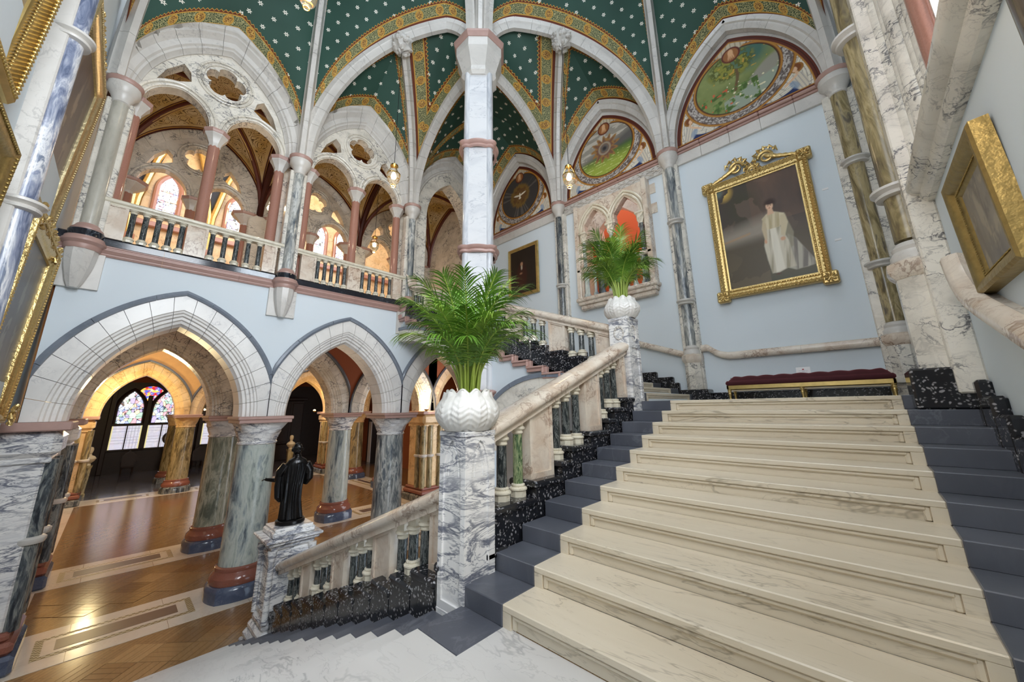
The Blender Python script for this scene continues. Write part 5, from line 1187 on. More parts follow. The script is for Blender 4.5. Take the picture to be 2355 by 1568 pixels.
# ground floor: entrance windows in dark oak
fw = structure('wall_hall_entrance')
XE = -36.6
obj('oak_panelling', MB().box(XE - .3, XE, -1.6, 14, 0, 7.0), M_['wood_dark'], fw, smooth=False)
obj('terracotta_frieze', MB().box(XE, XE + .05, -1.6, 14, 5.9, 7.0), M_['terracotta'], fw, smooth=False)
def hall_window(yc):
    global nwin
    wn = structure('window_%d' % nwin); nwin += 1
    for k, s in enumerate((-1, 1)):
        c = yc + s * .85
        lancet(wn, 'x', XE + .06, c, 1.42, 3.15, 2.25, 50 + k + int(yc), 'wood_dark', .12)
        X, Z, col = stained(1.42, 1.5, 70 + k, 0); col = col * .15 + .85 * np.array(srgb(222, 220, 235)); col[(np.abs((X / 1.42 * 9) % 1) < .1) | (np.abs((Z / 1.5 * 8) % 1) < .09)] *= .55; col[(X < .07) | (X > 1.35)] = np.array(srgb(230, 220, 160))
        link(bpy.data.objects.new('clear_leaded_glass', paint_mesh('clear_leaded_glass', X, Z, lambda u, v: (XE + .06, c - .71 + u, 1.5 + v), col, M_['glass_clear'])), wn)
        obj('mullion', MB().box(XE + .02, XE + .12, c - .03, c + .03, 1.5, 3.1), M_['wood_dark'], wn, smooth=False)
    r = np.linspace(0, 1, 12)[:, None]; a = np.linspace(0, 2 * PI, 41)[None, :]
    X, Z = .62 * r * np.cos(a), .5 * r * np.sin(a); q = np.ones(X.shape + (3,)) * c3(180, 40, 40); q[fbm(X * 6 + 4, Z * 6) > .5] = c3(70, 90, 180); q[fbm(X * 7 + 9, Z * 7) > .58] = c3(240, 180, 70); q[fbm(X * 9 + 2, Z * 9) < .36] = c3(200, 190, 170)
    link(bpy.data.objects.new('rose_glass', paint_mesh('rose_glass', X, Z, lambda u, v: (XE + .06, yc + u, 5.15 + v), q, M_['glass_col'])), wn)
    obj('window_sill', MB().box(XE, XE + .2, yc - 1.7, yc + 1.7, 1.38, 1.5, .02), M_['wood_dark'], wn, ang=20); obj('transom', MB().box(XE + .02, XE + .14, yc - 1.65, yc + 1.65, 3.05, 3.16), M_['wood_dark'], wn, smooth=False)
    obj('centre_post', MB().box(XE + .02, XE + .2, yc - .12, yc + .12, 1.4, 5.0, .03), M_['wood_dark'], wn, ang=20)
    for s in (-1, 1): obj('side_post', MB().box(XE, XE + .3, yc + s * 1.72 - .12, yc + s * 1.72 + .12, 0, 5.9, .03), M_['wood_dark'], wn, ang=20)
hall_window(1.55); hall_window(6.2)
# ================================================================ picture frames
def rect_frame(o, ux, uz, n, w, h, prof):
    # o centre of the picture; prof (outward from sight edge, out of wall) ; returns MB of the closed mitred moulding
    rows = []
    for (a, b) in prof:
        r = []
        for sx, sz in ((-1, -1), (1, -1), (1, 1), (-1, 1)): r.append(o + ux * (sx * (w / 2 + a)) + uz * (sz * (h / 2 + a)) + n * b)
        r.append(r[0]); rows.append(r)
    rows.append(rows[0])
    return MB().grid(rows)
def beads(par, o, ux, uz, n, w, h, off, b, r, step, mat, name='carved_bead'):
    m = MB(); s_ = MB().lathe([(0, -r), (r * .75, -r * .5), (r, 0), (r * .75, r * .5), (0, r)], (0, 0, 0), 6)
    W2, H2 = w / 2 + off, h / 2 + off
    P = []
    nx, nz = max(2, int(2 * W2 / step)), max(2, int(2 * H2 / step))
    for i in range(nx): P += [(-W2 + 2 * W2 * i / nx, -H2), (-W2 + 2 * W2 * i / nx, H2)]
    for i in range(nz): P += [(-W2, -H2 + 2 * H2 * i / nz), (W2, -H2 + 2 * H2 * i / nz)]
    for a, c in P:
        q = o + ux * a + uz * c + n * b; m.add([(v[0] + q.x, v[1] + q.y, v[2] + q.z) for v in s_.v], s_.f)
    x = obj(name, m, mat, par, ang=60); x['kind'] = 'stuff'; return x
def painting(name, label, o, ux, uz, n, w, h, colorfn, prof, mat, nu=60, nv=80, bead=None, group=None):
    o, ux, uz, n = V3(o), V3(ux), V3(uz).normalized(), V3(n).normalized()
    t = thing(name, label, 'painting', tuple(o), group)
    X, Z = np.meshgrid(np.linspace(0, 1, nu), np.linspace(0, 1, nv)); col = colorfn(X, 1 - Z)
    link(bpy.data.objects.new('canvas', paint_mesh('canvas', X, Z, lambda u, v: o + ux * ((u - .5) * w) + uz * ((v - .5) * h) + n * .03, col, M_['canvas'])), t)
    obj('frame', rect_frame(o, ux, uz, n, w, h, prof), M_[mat], t, ang=30)
    if bead:
        for (off, b, r, step) in bead: beads(t, o, ux, uz, n, w, h, off, b, r, step, M_[mat])
    return t
def scroll(par, c, ux, uz, n, s, flip, mat):
    pts = []; rs = []
    for k in range(40):
        a = k * .26; r = .16 * s * (1 - k / 48); pts.append(c + ux * (flip * r * math.cos(a)) + uz * (r * math.sin(a)) + n * (.015 * k / 40)); rs.append(.042 * s * (1 - k / 60))
    obj('scroll', MB().tube(pts, rs, 8), mat, par)
    for k in range(7):
        a = -.5 + k * .5; q = c + ux * (flip * .19 * s * math.cos(a)) + uz * (.19 * s * math.sin(a)); obj('acanthus_leaf', MB().tube([q, q + (ux * flip * math.cos(a) + uz * math.sin(a)) * .06 * s + n * .02, q + (ux * flip * math.cos(a + 1.3) + uz * math.sin(a + 1.3)) * .10 * s], [.042 * s, .036 * s, .008], 7), mat, par)
# ---- the large portrait
def portrait(u, v):
    p = Pic(u.shape, (98, 84, 72)); n = fbm(u * 3, v * 4, 5); n2 = fbm(u * 6 + 4, v * 3 + 2, 4)
    p.lay(soft(v - .5, .3) * (n > .42), (76, 66, 60)); p.lay(n2 * (v < .45) * (u > .4), (116, 90, 74)); p.lay(soft(np.hypot(u - .3, v - .22) - .18, .25) * (n > .4), (70, 66, 50)); p.lay(soft(np.abs(v - .44 - .1 * (1 - u)) - .09, .12) * (u < .6), (160, 150, 136), .8)
    p.lay(soft(np.abs(v - .545 + .1 * u) - .006, .02) * (u < .35), (176, 140, 104)); p.lay(soft(.58 - v, .1), (90, 80, 64)); p.lay(soft(.75 - v, .3) * (n > .5), (104, 92, 72)); p.lay(soft(.88 - v, .2) * (u > .5), (70, 74, 56), .7)
    p.lay(soft(np.hypot((u - .1) * .8, v - .04) - .07, .08) * (n2 > .4), (206, 170, 84)); p.lay(soft(np.hypot(u - .03, v - .02) - .05, .05), (98, 120, 116), .7)
    # figure: train, skirt, bodice, arms, head
    def poly(pts, w=.012):
        d = np.full(u.shape, 9.0); ins = np.zeros(u.shape, bool); P = pts + [pts[0]]
        for (x0, y0), (x1, y1) in zip(P[:-1], P[1:]):
            tx, ty = x1 - x0, y1 - y0; L = tx * tx + ty * ty + 1e-9; t = np.clip(((u - x0) * tx + (v - y0) * ty) / L, 0, 1); d = np.minimum(d, np.hypot(u - x0 - t * tx, (v - y0 - t * ty) * 1.5)); c = ((y0 > v) != (y1 > v)) & (u < (x1 - x0) * (v - y0) / (y1 - y0 + 1e-9) + x0); ins ^= c
        return soft(np.where(ins, -d, d), w)
    fold = fbm(u * 22 + v * 4, v * 3, 3)
    p.lay(poly([(.76, .6), (.84, .66), (.99, .88), (.99, .915), (.91, .925), (.78, .93), (.7, .9)]), (178, 172, 156)); p.lay(poly([(.76, .6), (.84, .66), (.99, .88), (.99, .915), (.78, .93)]) * np.clip((fold - .47) * 5, 0, 1), (120, 112, 104))
    p.lay(poly([(.77, .42), (.83, .6), (.8, .72), (.74, .74), (.7, .5)]), (150, 142, 120), .8)
    sk = poly([(.55, .5), (.69, .5), (.76, .66), (.79, .9), (.7, .9), (.6, .925), (.525, .92), (.5, .8), (.485, .66)])
    p.lay(sk, (208, 200, 180)); p.lay(sk * np.clip((fold - .47) * 5, 0, 1), (160, 150, 126)); p.lay(poly([(.58, .52), (.65, .52), (.67, .9), (.57, .92)]), (232, 226, 210), .8)
    bd = poly([(.51, .41), (.57, .375), (.66, .37), (.77, .41), (.72, .5), (.69, .52), (.55, .52), (.53, .46)]); p.lay(bd, (214, 202, 172)); p.lay(bd * np.clip((fold - .47) * 5, 0, 1), (182, 166, 130))
    p.lay(poly([(.515, .43), (.55, .46), (.535, .61), (.505, .61), (.49, .5)]), (196, 178, 146)); p.lay(poly([(.72, .42), (.775, .42), (.79, .5), (.73, .62), (.69, .6)]), (204, 190, 158))
    p.lay(soft(ell(u, v, .512, .625, .016, .02), .01), (206, 160, 128)); p.lay(soft(ell(u, v, .705, .635, .028, .018), .01), (206, 160, 128))
    p.lay(poly([(.595, .33), (.645, .33), (.66, .385), (.58, .39)]), (214, 176, 146)); p.lay(soft(ell(u, v, .632, .278, .062, .036), .03), (60, 42, 34)); p.lay(soft(ell(u, v, .621, .306, .042, .037), .01), (222, 182, 152))
    p.lay(soft(ell(u, v, .628, .277, .05, .018), .01), (62, 42, 34))
    for x in (.606, .638): p.lay(soft(ell(u, v, x, .302, .008, .0035), .004), (70, 46, 40))
    p.lay(soft(ell(u, v, .62, .314, .004, .008), .004), (196, 150, 124)); p.lay(soft(ell(u, v, .619, .326, .011, .0032), .004), (160, 80, 70))
    p.lay(soft(ell(u, v, .59, .935, .025, .008), .01), (92, 58, 44)); return p.c
PF = [(-.02, .0), (-.02, .05), (.01, .055), (.02, .075), (.04, .07), (.05, .05), (.1, .06), (.14, .1), (.17, .12), (.19, .1), (.195, 0)]
ux, uz, nb = V3((1, 0, 0)), V3((0, 0, 1)), V3((0, -1, 0))
gp = painting('gilt_framed_portrait', 'large portrait of a standing woman in a long white dress, ornate gilt frame', (-1.07, YB - .06, 7.63), ux, uz, nb, 1.60, 2.52, portrait, PF, 'gold', 130, 190, [(.03, .075, .016, .045), (.155, .115, .022, .06), (.1, .065, .018, .08)])
for sx in (-1, 1):
    for sz in (-1, 1):
        c = V3((-1.07 + sx * .95, YB - .06, 7.63 + sz * 1.40)); obj('corner_block', MB().box(c.x - .13, c.x + .13, YB - .19, YB - .03, c.z - .13, c.z + .13, .03), M_['gold'], gp, ang=20)
        for k in range(9): a = k * 2 * PI / 9; obj('corner_leaf', MB().tube([(c.x + .02 * math.cos(a), YB - .2, c.z + .02 * math.sin(a)), (c.x + .08 * math.cos(a), YB - .215, c.z + .08 * math.sin(a)), (c.x + .11 * math.cos(a + .2), YB - .19, c.z + .11 * math.sin(a + .2))], [.012, .022, .006], 6), M_['gold'], gp)
for s in (-1, 1):
    scroll(gp, V3((-1.07 + s * .30, YB - .12, 9.30)), ux * -s, uz, nb, 1.0, 1, M_['gold'])
    pts = [V3((-1.07 + s * (.30 + .6 * k / 12), YB - .13, 9.34 - .26 * (k / 12) ** .7)) for k in range(13)]; obj('crest_arm', MB().tube(pts, [.05 - .02 * k / 12 + .012 * (k % 2) for k in range(13)], 8), M_['gold'], gp)
scroll(gp, V3((-1.07, YB - .12, 9.10)), ux, uz, nb, .7, 1, M_['gold']); scroll(gp, V3((-1.07, YB - .12, 9.12)), ux, uz, nb, .5, -1, M_['gold'])
tag(obj('wall_label', MB().box(.04, .14, YB - .012, YB, 8.12, 8.16), M_['card']), 'upper small white label right of the large portrait', 'label'); tag(obj('wall_label', MB().box(.06, .16, YB - .012, YB, 6.98, 7.02), M_['card']), 'lower small white label right of the large portrait', 'label')
def dark_portrait(u, v):
    p = Pic(u.shape, (34, 26, 22)); n = fbm(u * 3, v * 3); p.lay(n, (46, 36, 28)); p.lay(soft(ell(u, v, .45, .62, .2, .3), .1), (58, 28, 22)); p.lay(soft(ell(u, v, .45, .34, .05, .045), .02), (170, 128, 98)); p.lay(soft(ell(u, v, .45, .42, .03, .05), .02), (190, 176, 156)); p.lay(soft(ell(u, v, .42, .55, .05, .02), .02), (150, 110, 84)); return p.c
PS = [(-.01, 0), (-.01, .03), (.02, .04), (.05, .03), (.09, .06), (.11, .05), (.115, 0)]
painting('gilt_framed_portrait', 'small dark half-length portrait in a gilt frame behind the free pier', (-8.28, YB - .04, 8.63), ux, uz, nb, 1.22, 1.68, dark_portrait, PS, 'goldplain', 50, 70, [(.07, .055, .014, .05)])
# ---- left edge paintings
def streaks(c0, c1, c2):
    def f(u, v):
        p = Pic(u.shape, c0); p.lay(fbm(u * 9, v * 2, 4), c1); p.lay((fbm(u * 7 + 3, v * 3 + 5, 4) > .6) * soft(np.abs(u - .5) - .3, .3) * soft(np.abs(v - .45) - .3, .3), c2, .6); return p.c
    return f
nd = V3((0, 1, 0)); uxd = V3((-1, 0, 0)); PD = [(-.03, 0), (-.03, .06), (.0, .07), (.03, .10), (.06, .12), (.10, .125), (.13, .14), (.15, .13), (.155, 0)]
tilt = V3((0, .06, 1))
M1p = painting('gilt_framed_painting', 'tall brown painting in a deep gilt frame with carved crest, beside the corner shaft', (-8.15, YD, 8.15), uxd, tilt, nd, 2.15, 2.55, streaks((84, 74, 74), (108, 94, 92), (170, 150, 130)), PD, 'goldpale', 40, 60, [(.11, .13, .018, .045)])
for k in range(5): scroll(M1p, V3((-8.15 - .6 + .3 * k, YD + .16, 9.62)), uxd, uz, nd, .7, 1 if k % 2 else -1, M_['gold'])
L1p = painting('gilt_framed_painting', 'dark grey painting in a carved gilt frame, low beside the nearest arch', (-8.5, YD, 5.08), uxd, V3((0, .04, 1)), nd, 2.0, 2.4, streaks((84, 84, 88), (104, 104, 108), (150, 148, 146)), PD, 'gold', 40, 60, [(.11, .13, .018, .045)])
for sx in (-1, 1):
    for sz in (-1, 1): scroll(L1p, V3((-8.45 + sx * .98, YD + .16, 5.08 + sz * 1.28)), uxd, uz, nd, .75, sx, M_['gold'])
for k in range(4): scroll(L1p, V3((-8.45 - .45 + .3 * k, YD + .16, 6.42)), uxd, uz, nd, .6, 1 if k % 2 else -1, M_['gold'])
F1p = painting('gilt_framed_painting', 'brown painting in a broad carved gilt frame at the top left corner', (-4.55, YD, 8.35), uxd, V3((0, .05, 1)), nd, 1.75, 2.55, streaks((122, 104, 92), (146, 128, 112), (176, 150, 120)), [(-.03, 0), (-.03, .05), (.03, .08), (.1, .1), (.18, .14), (.22, .15), (.25, .11), (.26, 0)], 'goldplain', 40, 60, [(.03, .09, .014, .04), (.18, .145, .026, .05)])
painting('gilt_framed_painting', 'darker gilt framed painting at the left edge, below the broad gilt frame', (-4.75, YD, 5.2), uxd, V3((0, .04, 1)), nd, 1.75, 2.1, streaks((60, 52, 48), (80, 70, 62), (120, 100, 80)), PD, 'olive_gilt', 30, 40, [(.11, .13, .018, .045)])
# ---- right wall painting
def pale(u, v):
    p = Pic(u.shape, (120, 112, 104)); p.lay(fbm(u * 8, v * 2, 4), (160, 152, 140)); p.lay((fbm(u * 9 + 2, v * 3) > .58) * 1.0, (176, 166, 146), .6); p.lay(soft(np.abs(u - .5) - .2, .3) * (fbm(u * 12, v * 5) > .55), (96, 92, 90), .5); return p.c
painting('bronze_framed_painting', 'grey painting in a deep bronze gilt frame on the right wall', (XC - .0, 4.0, 5.11), V3((0, -1, 0)), V3((-.03, 0, 1)), V3((-1, 0, 0)), .80, .66, pale, [(-.02, 0), (-.02, .03), (.0, .045), (.03, .055), (.05, .08), (.09, .1), (.12, .1), (.14, .085), (.145, 0)], 'olive_gilt', 40, 40, [(.012, .055, .006, .02)])
painting('bronze_framed_painting', 'narrow sliver of a gilt framed painting between the two olive shafts', (XC, 7.55, 5.75), V3((0, -1, 0)), V3((0, 0, 1)), V3((-1, 0, 0)), 1.3, 1.3, pale, PS, 'goldplain', 30, 30)
# ================================================================ bench and card
bn = thing('bench', 'long gilt bench with buttoned dark red velvet seat under the portrait', 'bench', (-.83, 8.8, HALF))
bx0, bx1, by0, by1 = -2.06, .40, 8.55, 9.05
rows = []
for i in range(13):
    fy = i / 12; r = []
    for j in range(97):
        fx = j / 96; ed = min(1, min(fx, 1 - fx) * 18) ** .5 * min(1, min(fy, 1 - fy) * 5) ** .5
        b_ = abs(math.sin(fx * PI * 9)) * abs(math.sin(fy * PI * 2.0 + .3)); z = 4.22 + .14 * ed + .02 * b_ * ed
        ov = .03 * (1 - ed)
        r.append((bx0 + (bx1 - bx0) * fx, by0 + (by1 - by0) * fy, z))
    rows.append(r)
seat = MB().grid(rows); seat.box(bx0 - .012, bx1 + .012, by0 - .015, by1 + .015, 4.19, 4.285, .03)
st = obj('seat', seat, M_['velvet'], bn, ang=70)
for i in range(2):
    for j in range(9): obj('button', MB().lathe([(.015, 0), (.012, .008), (0, .012)], (bx0 + (bx1 - bx0) * (j + .5 + (.5 if i else 0) - .25) / 9, by0 + .16 + .18 * i, 4.342), 8), M_['velvet'], st)
fr_ = obj('seat_rail', MB().box(bx0, bx1, by0, by0 + .04, 4.115, 4.195, .006).box(bx0, bx1, by1 - .04, by1, 4.115, 4.195, .006).box(bx0, bx0 + .04, by0, by1, 4.115, 4.195, .006).box(bx1 - .04, bx1, by0, by1, 4.115, 4.195, .006), M_['goldplain'], bn, ang=20)
obj('webbing', MB().box(bx0 + .04, bx1 - .04, by0 + .04, by1 - .04, 4.08, 4.10), M_['soffit'], bn, smooth=False)
lg = MB().lathe([(.018, 0), (.026, .015), (.02, .04), (.026, .09), (.034, .13), (.026, .15), (.036, .165), (.03, .18), (.038, .195), (.038, .215)], (0, 0, 0), 14).mesh('leg', M_['goldplain'])
for x in (bx0 + .04, (bx0 + bx1) / 2, bx1 - .04):
    for y in (by0 + .035, by1 - .035): inst('leg', lg, bn, (x + .83, y - 8.8, 0))
cd = thing('notice_card', 'small white notice card standing on the red bench', 'card', (-.80, 8.98, 4.37))
obj('card_sheet', MB().poly([(-.11, 0), (.11, 0), (.11, .15), (-.11, .15)], [], lambda u, v, d: (-.80 + u, 8.95 + v * .25 + d, 4.35 + v), .003), M_['card'], cd, smooth=False)
obj('red_crest', MB().box(-.815, -.785, 8.972, 8.975, 4.445, 4.465), plain('red_print', (.4, .03, .04), .7), cd, smooth=False)
for z, w_ in ((4.43, .07), (4.418, .02), (4.405, .06)): obj('print_line', MB().box(-.80 - w_, -.80 + w_, 8.9495 + (z - 4.35) * .25, 8.951 + (z - 4.35) * .25, z, z + .003), plain('grey_print', (.25, .25, .3), .7), cd, smooth=False)
# ================================================================ pots and palms
def pot(label, x, y, z):
    t = thing('palm_pot', label, 'plant pot', (x, y, z)); N = 120; Mz = 40; rows = []
    for j in range(Mz + 1):
        f = j / Mz; h = .36 * f
        r0 = .13 + .175 * math.sin(PI * min(1, .12 + f * .80)) ** .8
        if f > .86: r0 = r0 - .0 + .03 * ((f - .86) / .14)
        r = []
        for i in range(N + 1):
            a = 2 * PI * i / N; k = (a * 10 / (2 * PI)) % 1 - .5       # ten leaves
            rib_ = .012 * math.exp(-(k / .05) ** 2) - .012 * math.exp(-((abs(k) - .5) / .05) ** 2)
            vein = .0045 * math.sin(f * 44 - abs(k) * 16) * (abs(k) > .06) * (abs(k) < .44)
            win = math.sin(PI * min(1, max(0, f * 1.08))) ** .5
            sc = .02 * math.cos(k * 2 * PI) * max(0, (f - .82) / .18)
            rr = r0 + (rib_ + vein) * win + sc
            r.append((rr * math.cos(a), rr * math.sin(a), h + .5 * sc))
        rows.append(r)
    b = MB().grid(rows); b.lathe([(.13, 0), (0, 0)], (0, 0, 0), 24)
    inst('pot_body', b.mesh('pot_body', M_['potwhite'], ang=80), t)
    lip = MB()
    for i in range(10):
        a = (i + .5) / 10 * 2 * PI; pts = [(.20 * math.cos(a + d), .20 * math.sin(a + d), .355 + .022 * math.cos(d * 10)) for d in np.linspace(-.28, .28, 9)]; lip.tube(pts, .017, 8)
    inst('scalloped_lip', lip.mesh('scalloped_lip', M_['potwhite']), t); inst('soil', MB().lathe([(.2, .32), (0, .335)], (0, 0, 0), 24).mesh('soil', M_['soil']), t)
    return t
pot('white leaf-carved pot of the nearer palm', -2.88, 2.38, 3.63); pot('white leaf-carved pot of the farther palm', -2.9, 5.88, 5.31)
def frond(rnd, az, th0, th1, L, bare, leaflen):
    n = 22; p = V3((0, 0, 0)); pts = []; d = V3((math.cos(az), math.sin(az), 0)); lat = V3((-d.y, d.x, 0)); tang = []
    for i in range(n + 1):
        s = i / n; th = th0 + (th1 - th0) * s ** 1.9; tv = d * math.sin(th) + V3((0, 0, math.cos(th))); pts.append(p.copy()); tang.append(tv); p = p + tv * (L / n)
    stem = MB().tube(pts, [.011 * (1 - .75 * i / n) + .001 for i in range(n + 1)], 6); lf = MB()
    k = 0; m = 31
    for i in range(m):
        s = bare + (1 - bare) * (i + .5) / m; fi = s * n; i0 = min(int(fi), n - 1); q = pts[i0].lerp(pts[i0 + 1], fi - i0); t_ = tang[i0]; up = t_.cross(lat).normalized()
        if up.z < 0: up = -up
        e = (i + .5) / m; ll = leaflen * (math.sin(PI * (.12 + .80 * e)) ** .7) * rnd.uniform(.9, 1.1)
        for sd in (-1, 1):
            dr = (t_ * (.55 + .45 * e) + lat * sd * (.85 - .4 * e) + up * rnd.uniform(-.1, .35)).normalized(); w_ = .0072; pr = []
            pos = q.copy(); segs = 5
            wd = dr.cross(up).normalized()
            prof = [.5, 1.0, .95, .6, .3, .03]
            V = []
            for g_ in range(segs + 1):
                V.append(pos + wd * (w_ * prof[g_])); V.append(pos - wd * (w_ * prof[g_])); dr = (dr + V3((0, 0, -.12 - .05 * g_ - rnd.random() * .08))).normalized(); pos = pos + dr * (ll / segs)
            lf.add(V, [(2 * g_, 2 * g_ + 1, 2 * g_ + 3, 2 * g_ + 2) for g_ in range(segs)])
    return stem, lf
def palm_meshes(seed, nf=34):
    rnd = random.Random(seed); out = []
    for i in range(nf):
        az = i * 2.399 + rnd.uniform(-.3, .3); f = i / nf
        th0 = .02 + .16 * rnd.random() + .10 * f; th1 = .6 + 1.45 * f + rnd.uniform(-.25, .25); L = 1.22 - .42 * f + rnd.uniform(-.12, .14)
        st_, lf = frond(rnd, az, th0, th1, L, .42 - .08 * rnd.random(), .34)
        out.append((V3((.05 * math.cos(az), .05 * math.sin(az), 0)), st_.mesh('stem', M_['stem'], fix=False), lf.mesh('frond', M_['leaf2' if i % 3 == 0 else 'leaf'], True, 60, fix=False)))
    for i in range(10):
        az = rnd.uniform(0, 6.28); b = MB().tube([(0, 0, 0), (.02 * math.cos(az), .02 * math.sin(az), .2), (.07 * math.cos(az), .07 * math.sin(az), .5)], [.014, .011, .006], 6); out.append((V3((.09 * math.cos(az), .09 * math.sin(az), 0)), b.mesh('stem', M_['stem'], fix=False), None))
    return out
def palm(label, x, y, z, meshes, rz=0, sc=1.0):
    t = thing('palm', label, 'potted palm', (x, y, z), rz=rz); t.scale = (sc, sc, sc)
    for off, st_, lf in meshes:
        o = inst('stem', st_, t, off)
        if lf: inst('frond', lf, o)
    return t
palm('feathery green palm with fronds spilling over the lower newel', -2.88, 2.38, 3.94, palm_meshes(4), .4, 1.08)
palm('feathery green palm standing in front of the oriel window', -2.9, 5.88, 5.62, palm_meshes(9), 2.0, 1.08)
# ================================================================ bronze statue on its pedestal
pd = thing('statue_pedestal', 'veined marble pedestal at the foot of the lower balustrade, carrying the bronze statue', 'pedestal', (-7.95, 2.46, 0))
cx, cy = -7.95, 2.46
obj('pedestal_shaft', MB().box(cx - .29, cx + .29, cy - .29, cy + .29, .5, 1.56, .02), M_['pavo'], pd, ang=20)
for s in (-1, 1):
    obj('sunk_panel_frame', MB().poly([(-.29, .55), (.29, .55), (.29, 1.5), (-.29, 1.5)], [[(-.2, .62), (.2, .62), (.2, 1.42), (-.2, 1.42)]], lambda u, v, d: (cx + s * (.29 + d), cy + u, v), .02), M_['pavo'], pd, smooth=False)
    obj('sunk_panel_frame', MB().poly([(-.29, .55), (.29, .55), (.29, 1.5), (-.29, 1.5)], [[(-.2, .62), (.2, .62), (.2, 1.42), (-.2, 1.42)]], lambda u, v, d: (cx + u, cy + s * (.29 + d), v), .02), M_['pavo'], pd, smooth=False)
for sx in (-1, 1):
    for sy in (-1, 1): obj('corner_shaft', MB().lathe([(.05, .5), (.045, 1.4), (.07, 1.5), (.07, 1.56)], (cx + sx * .31, cy + sy * .31, 0), 12), M_['pavo'], pd)
obj('pedestal_base', MB().box(cx - .46, cx + .46, cy - .46, cy + .46, .0, .12, .02).box(cx - .43, cx + .43, cy - .43, cy + .43, .12, .26, .05).box(cx - .38, cx + .38, cy - .38, cy + .38, .25, .38, .04).box(cx - .34, cx + .34, cy - .34, cy + .34, .37, .52, .05), M_['pavo'], pd, ang=20)
obj('pedestal_cornice', MB().box(cx - .34, cx + .34, cy - .34, cy + .34, 1.55, 1.64, .03).box(cx - .40, cx + .40, cy - .40, cy + .40, 1.63, 1.69, .02).box(cx - .44, cx + .44, cy - .44, cy + .44, 1.685, 1.735, .015).box(cx - .33, cx + .33, cy - .33, cy + .33, 1.73, 1.83, .02).box(cx - .30, cx + .30, cy - .30, cy + .30, 1.825, 1.87, .01), M_['pavo'], pd, ang=20)
stt = thing('bronze_statue', 'black bronze statue of a robed standing figure seen from behind', 'statue', (cx, cy, 1.87))
obj('round_base', MB().lathe([(.22, 1.87), (.235, 1.885), (.235, 1.93), (.215, 1.945), (0, 1.945)], (cx, cy, 0), 32), M_['bronze'], stt)
b = MB()
lev = [(.0, .19, .17), (.1, .175, .155), (.3, .155, .13), (.5, .155, .125), (.62, .165, .13), (.72, .17, .125), (.85, .185, .12), (.95, .175, .115), (1.0, .145, .10), (1.03, .10, .08), (1.05, .06, .06), (1.09, .05, .055)]
rows = []; lev = [(-.005, .001, .001)] + lev + [(1.1, .001, .001)]; face = V3((-1, .15, 0)).normalized(); side = V3((-face.y, face.x, 0))
for z, ra, rb in lev:
    r = []
    for i in range(73):
        a = 2 * PI * i / 72; fo_ = .014 * math.sin(a * 9 + z * 2.5) * max(0, min(1, (1.0 - z) * 2)) + .008 * math.sin(a * 17 + 2) * (z < .9)
        sh = .02 * math.sin(z * 4)
        v = V3((cx, cy, 1.945 + z)) + side * ((ra + fo_) * math.cos(a) + sh) + face * ((rb + fo_) * math.sin(a)); r.append(v)
    rows.append(r)
b.grid(rows)
def S_(u, f_, z): return V3((cx, cy, 1.945 + z)) + side * u + face * f_
b.tube([S_(-.17, .0, .93), S_(-.235, .03, .80), S_(-.24, .06, .66), S_(-.20, .12, .55)], [.07, .075, .08, .05], 12)
b.tube([S_(.16, .0, .93), S_(.24, .02, .8), S_(.25, .08, .66)], [.07, .075, .06], 12); b.tube([S_(.25, .08, .66), S_(.33, .14, .665), S_(.43, .2, .68)], [.045, .036, .026], 10); b.tube([S_(.24, .03, .75), S_(.25, .02, .55), S_(.24, 0, .38), S_(.2, 0, .3)], [.05, .06, .05, .02], 10)
for k in range(4): b.tube([S_(.43, .2 + .012 * (k - 1.5), .68), S_(.47, .22 + .014 * (k - 1.5), .675), S_(.49, .225 + .014 * (k - 1.5), .655)], [.010, .009, .006], 6)
b.tube([S_(.42, .2, .69), S_(.44, .2, .715)], [.011, .006], 6)
hr_ = []
for j in range(17):
    th = PI * j / 16; r = []
    for i in range(33):
        a = 2 * PI * i / 32; k = 1 + .22 * noise.noise(V3((math.cos(a) * 6, math.sin(a) * 6, th * 6))) * (1 if math.sin(a) < .4 else .3); nz = .25 * max(0, math.sin(a)) ** 12 * max(0, math.sin(th)) ** 8 * .3
        r.append(S_(.078 * math.sin(th) * math.cos(a) * k, (.092 * math.sin(th) * math.sin(a)) * (k + nz) + .012, 1.19 - .115 * math.cos(th) * k))
    hr_.append(r)
b.grid(hr_)
for s in (-1, 1): b.lathe([(.02, -.03), (.024, 0), (.02, .03)], tuple(S_(s * .08, .0, 1.18)), 8)
import bmesh as _bm
_me = b.mesh('robed_figure', M_['bronze'], fix=False); _x = _bm.new(); _x.from_mesh(_me); _bm.ops.remove_doubles(_x, verts=_x.verts, dist=.0006); _bm.ops.recalc_face_normals(_x, faces=_x.faces); _x.to_mesh(_me); _x.free()
so = obj('robed_figure', _me, None, stt); md = so.modifiers.new('fuse', 'REMESH'); md.mode = 'VOXEL'; md.voxel_size = .009; md.use_smooth_shade = True
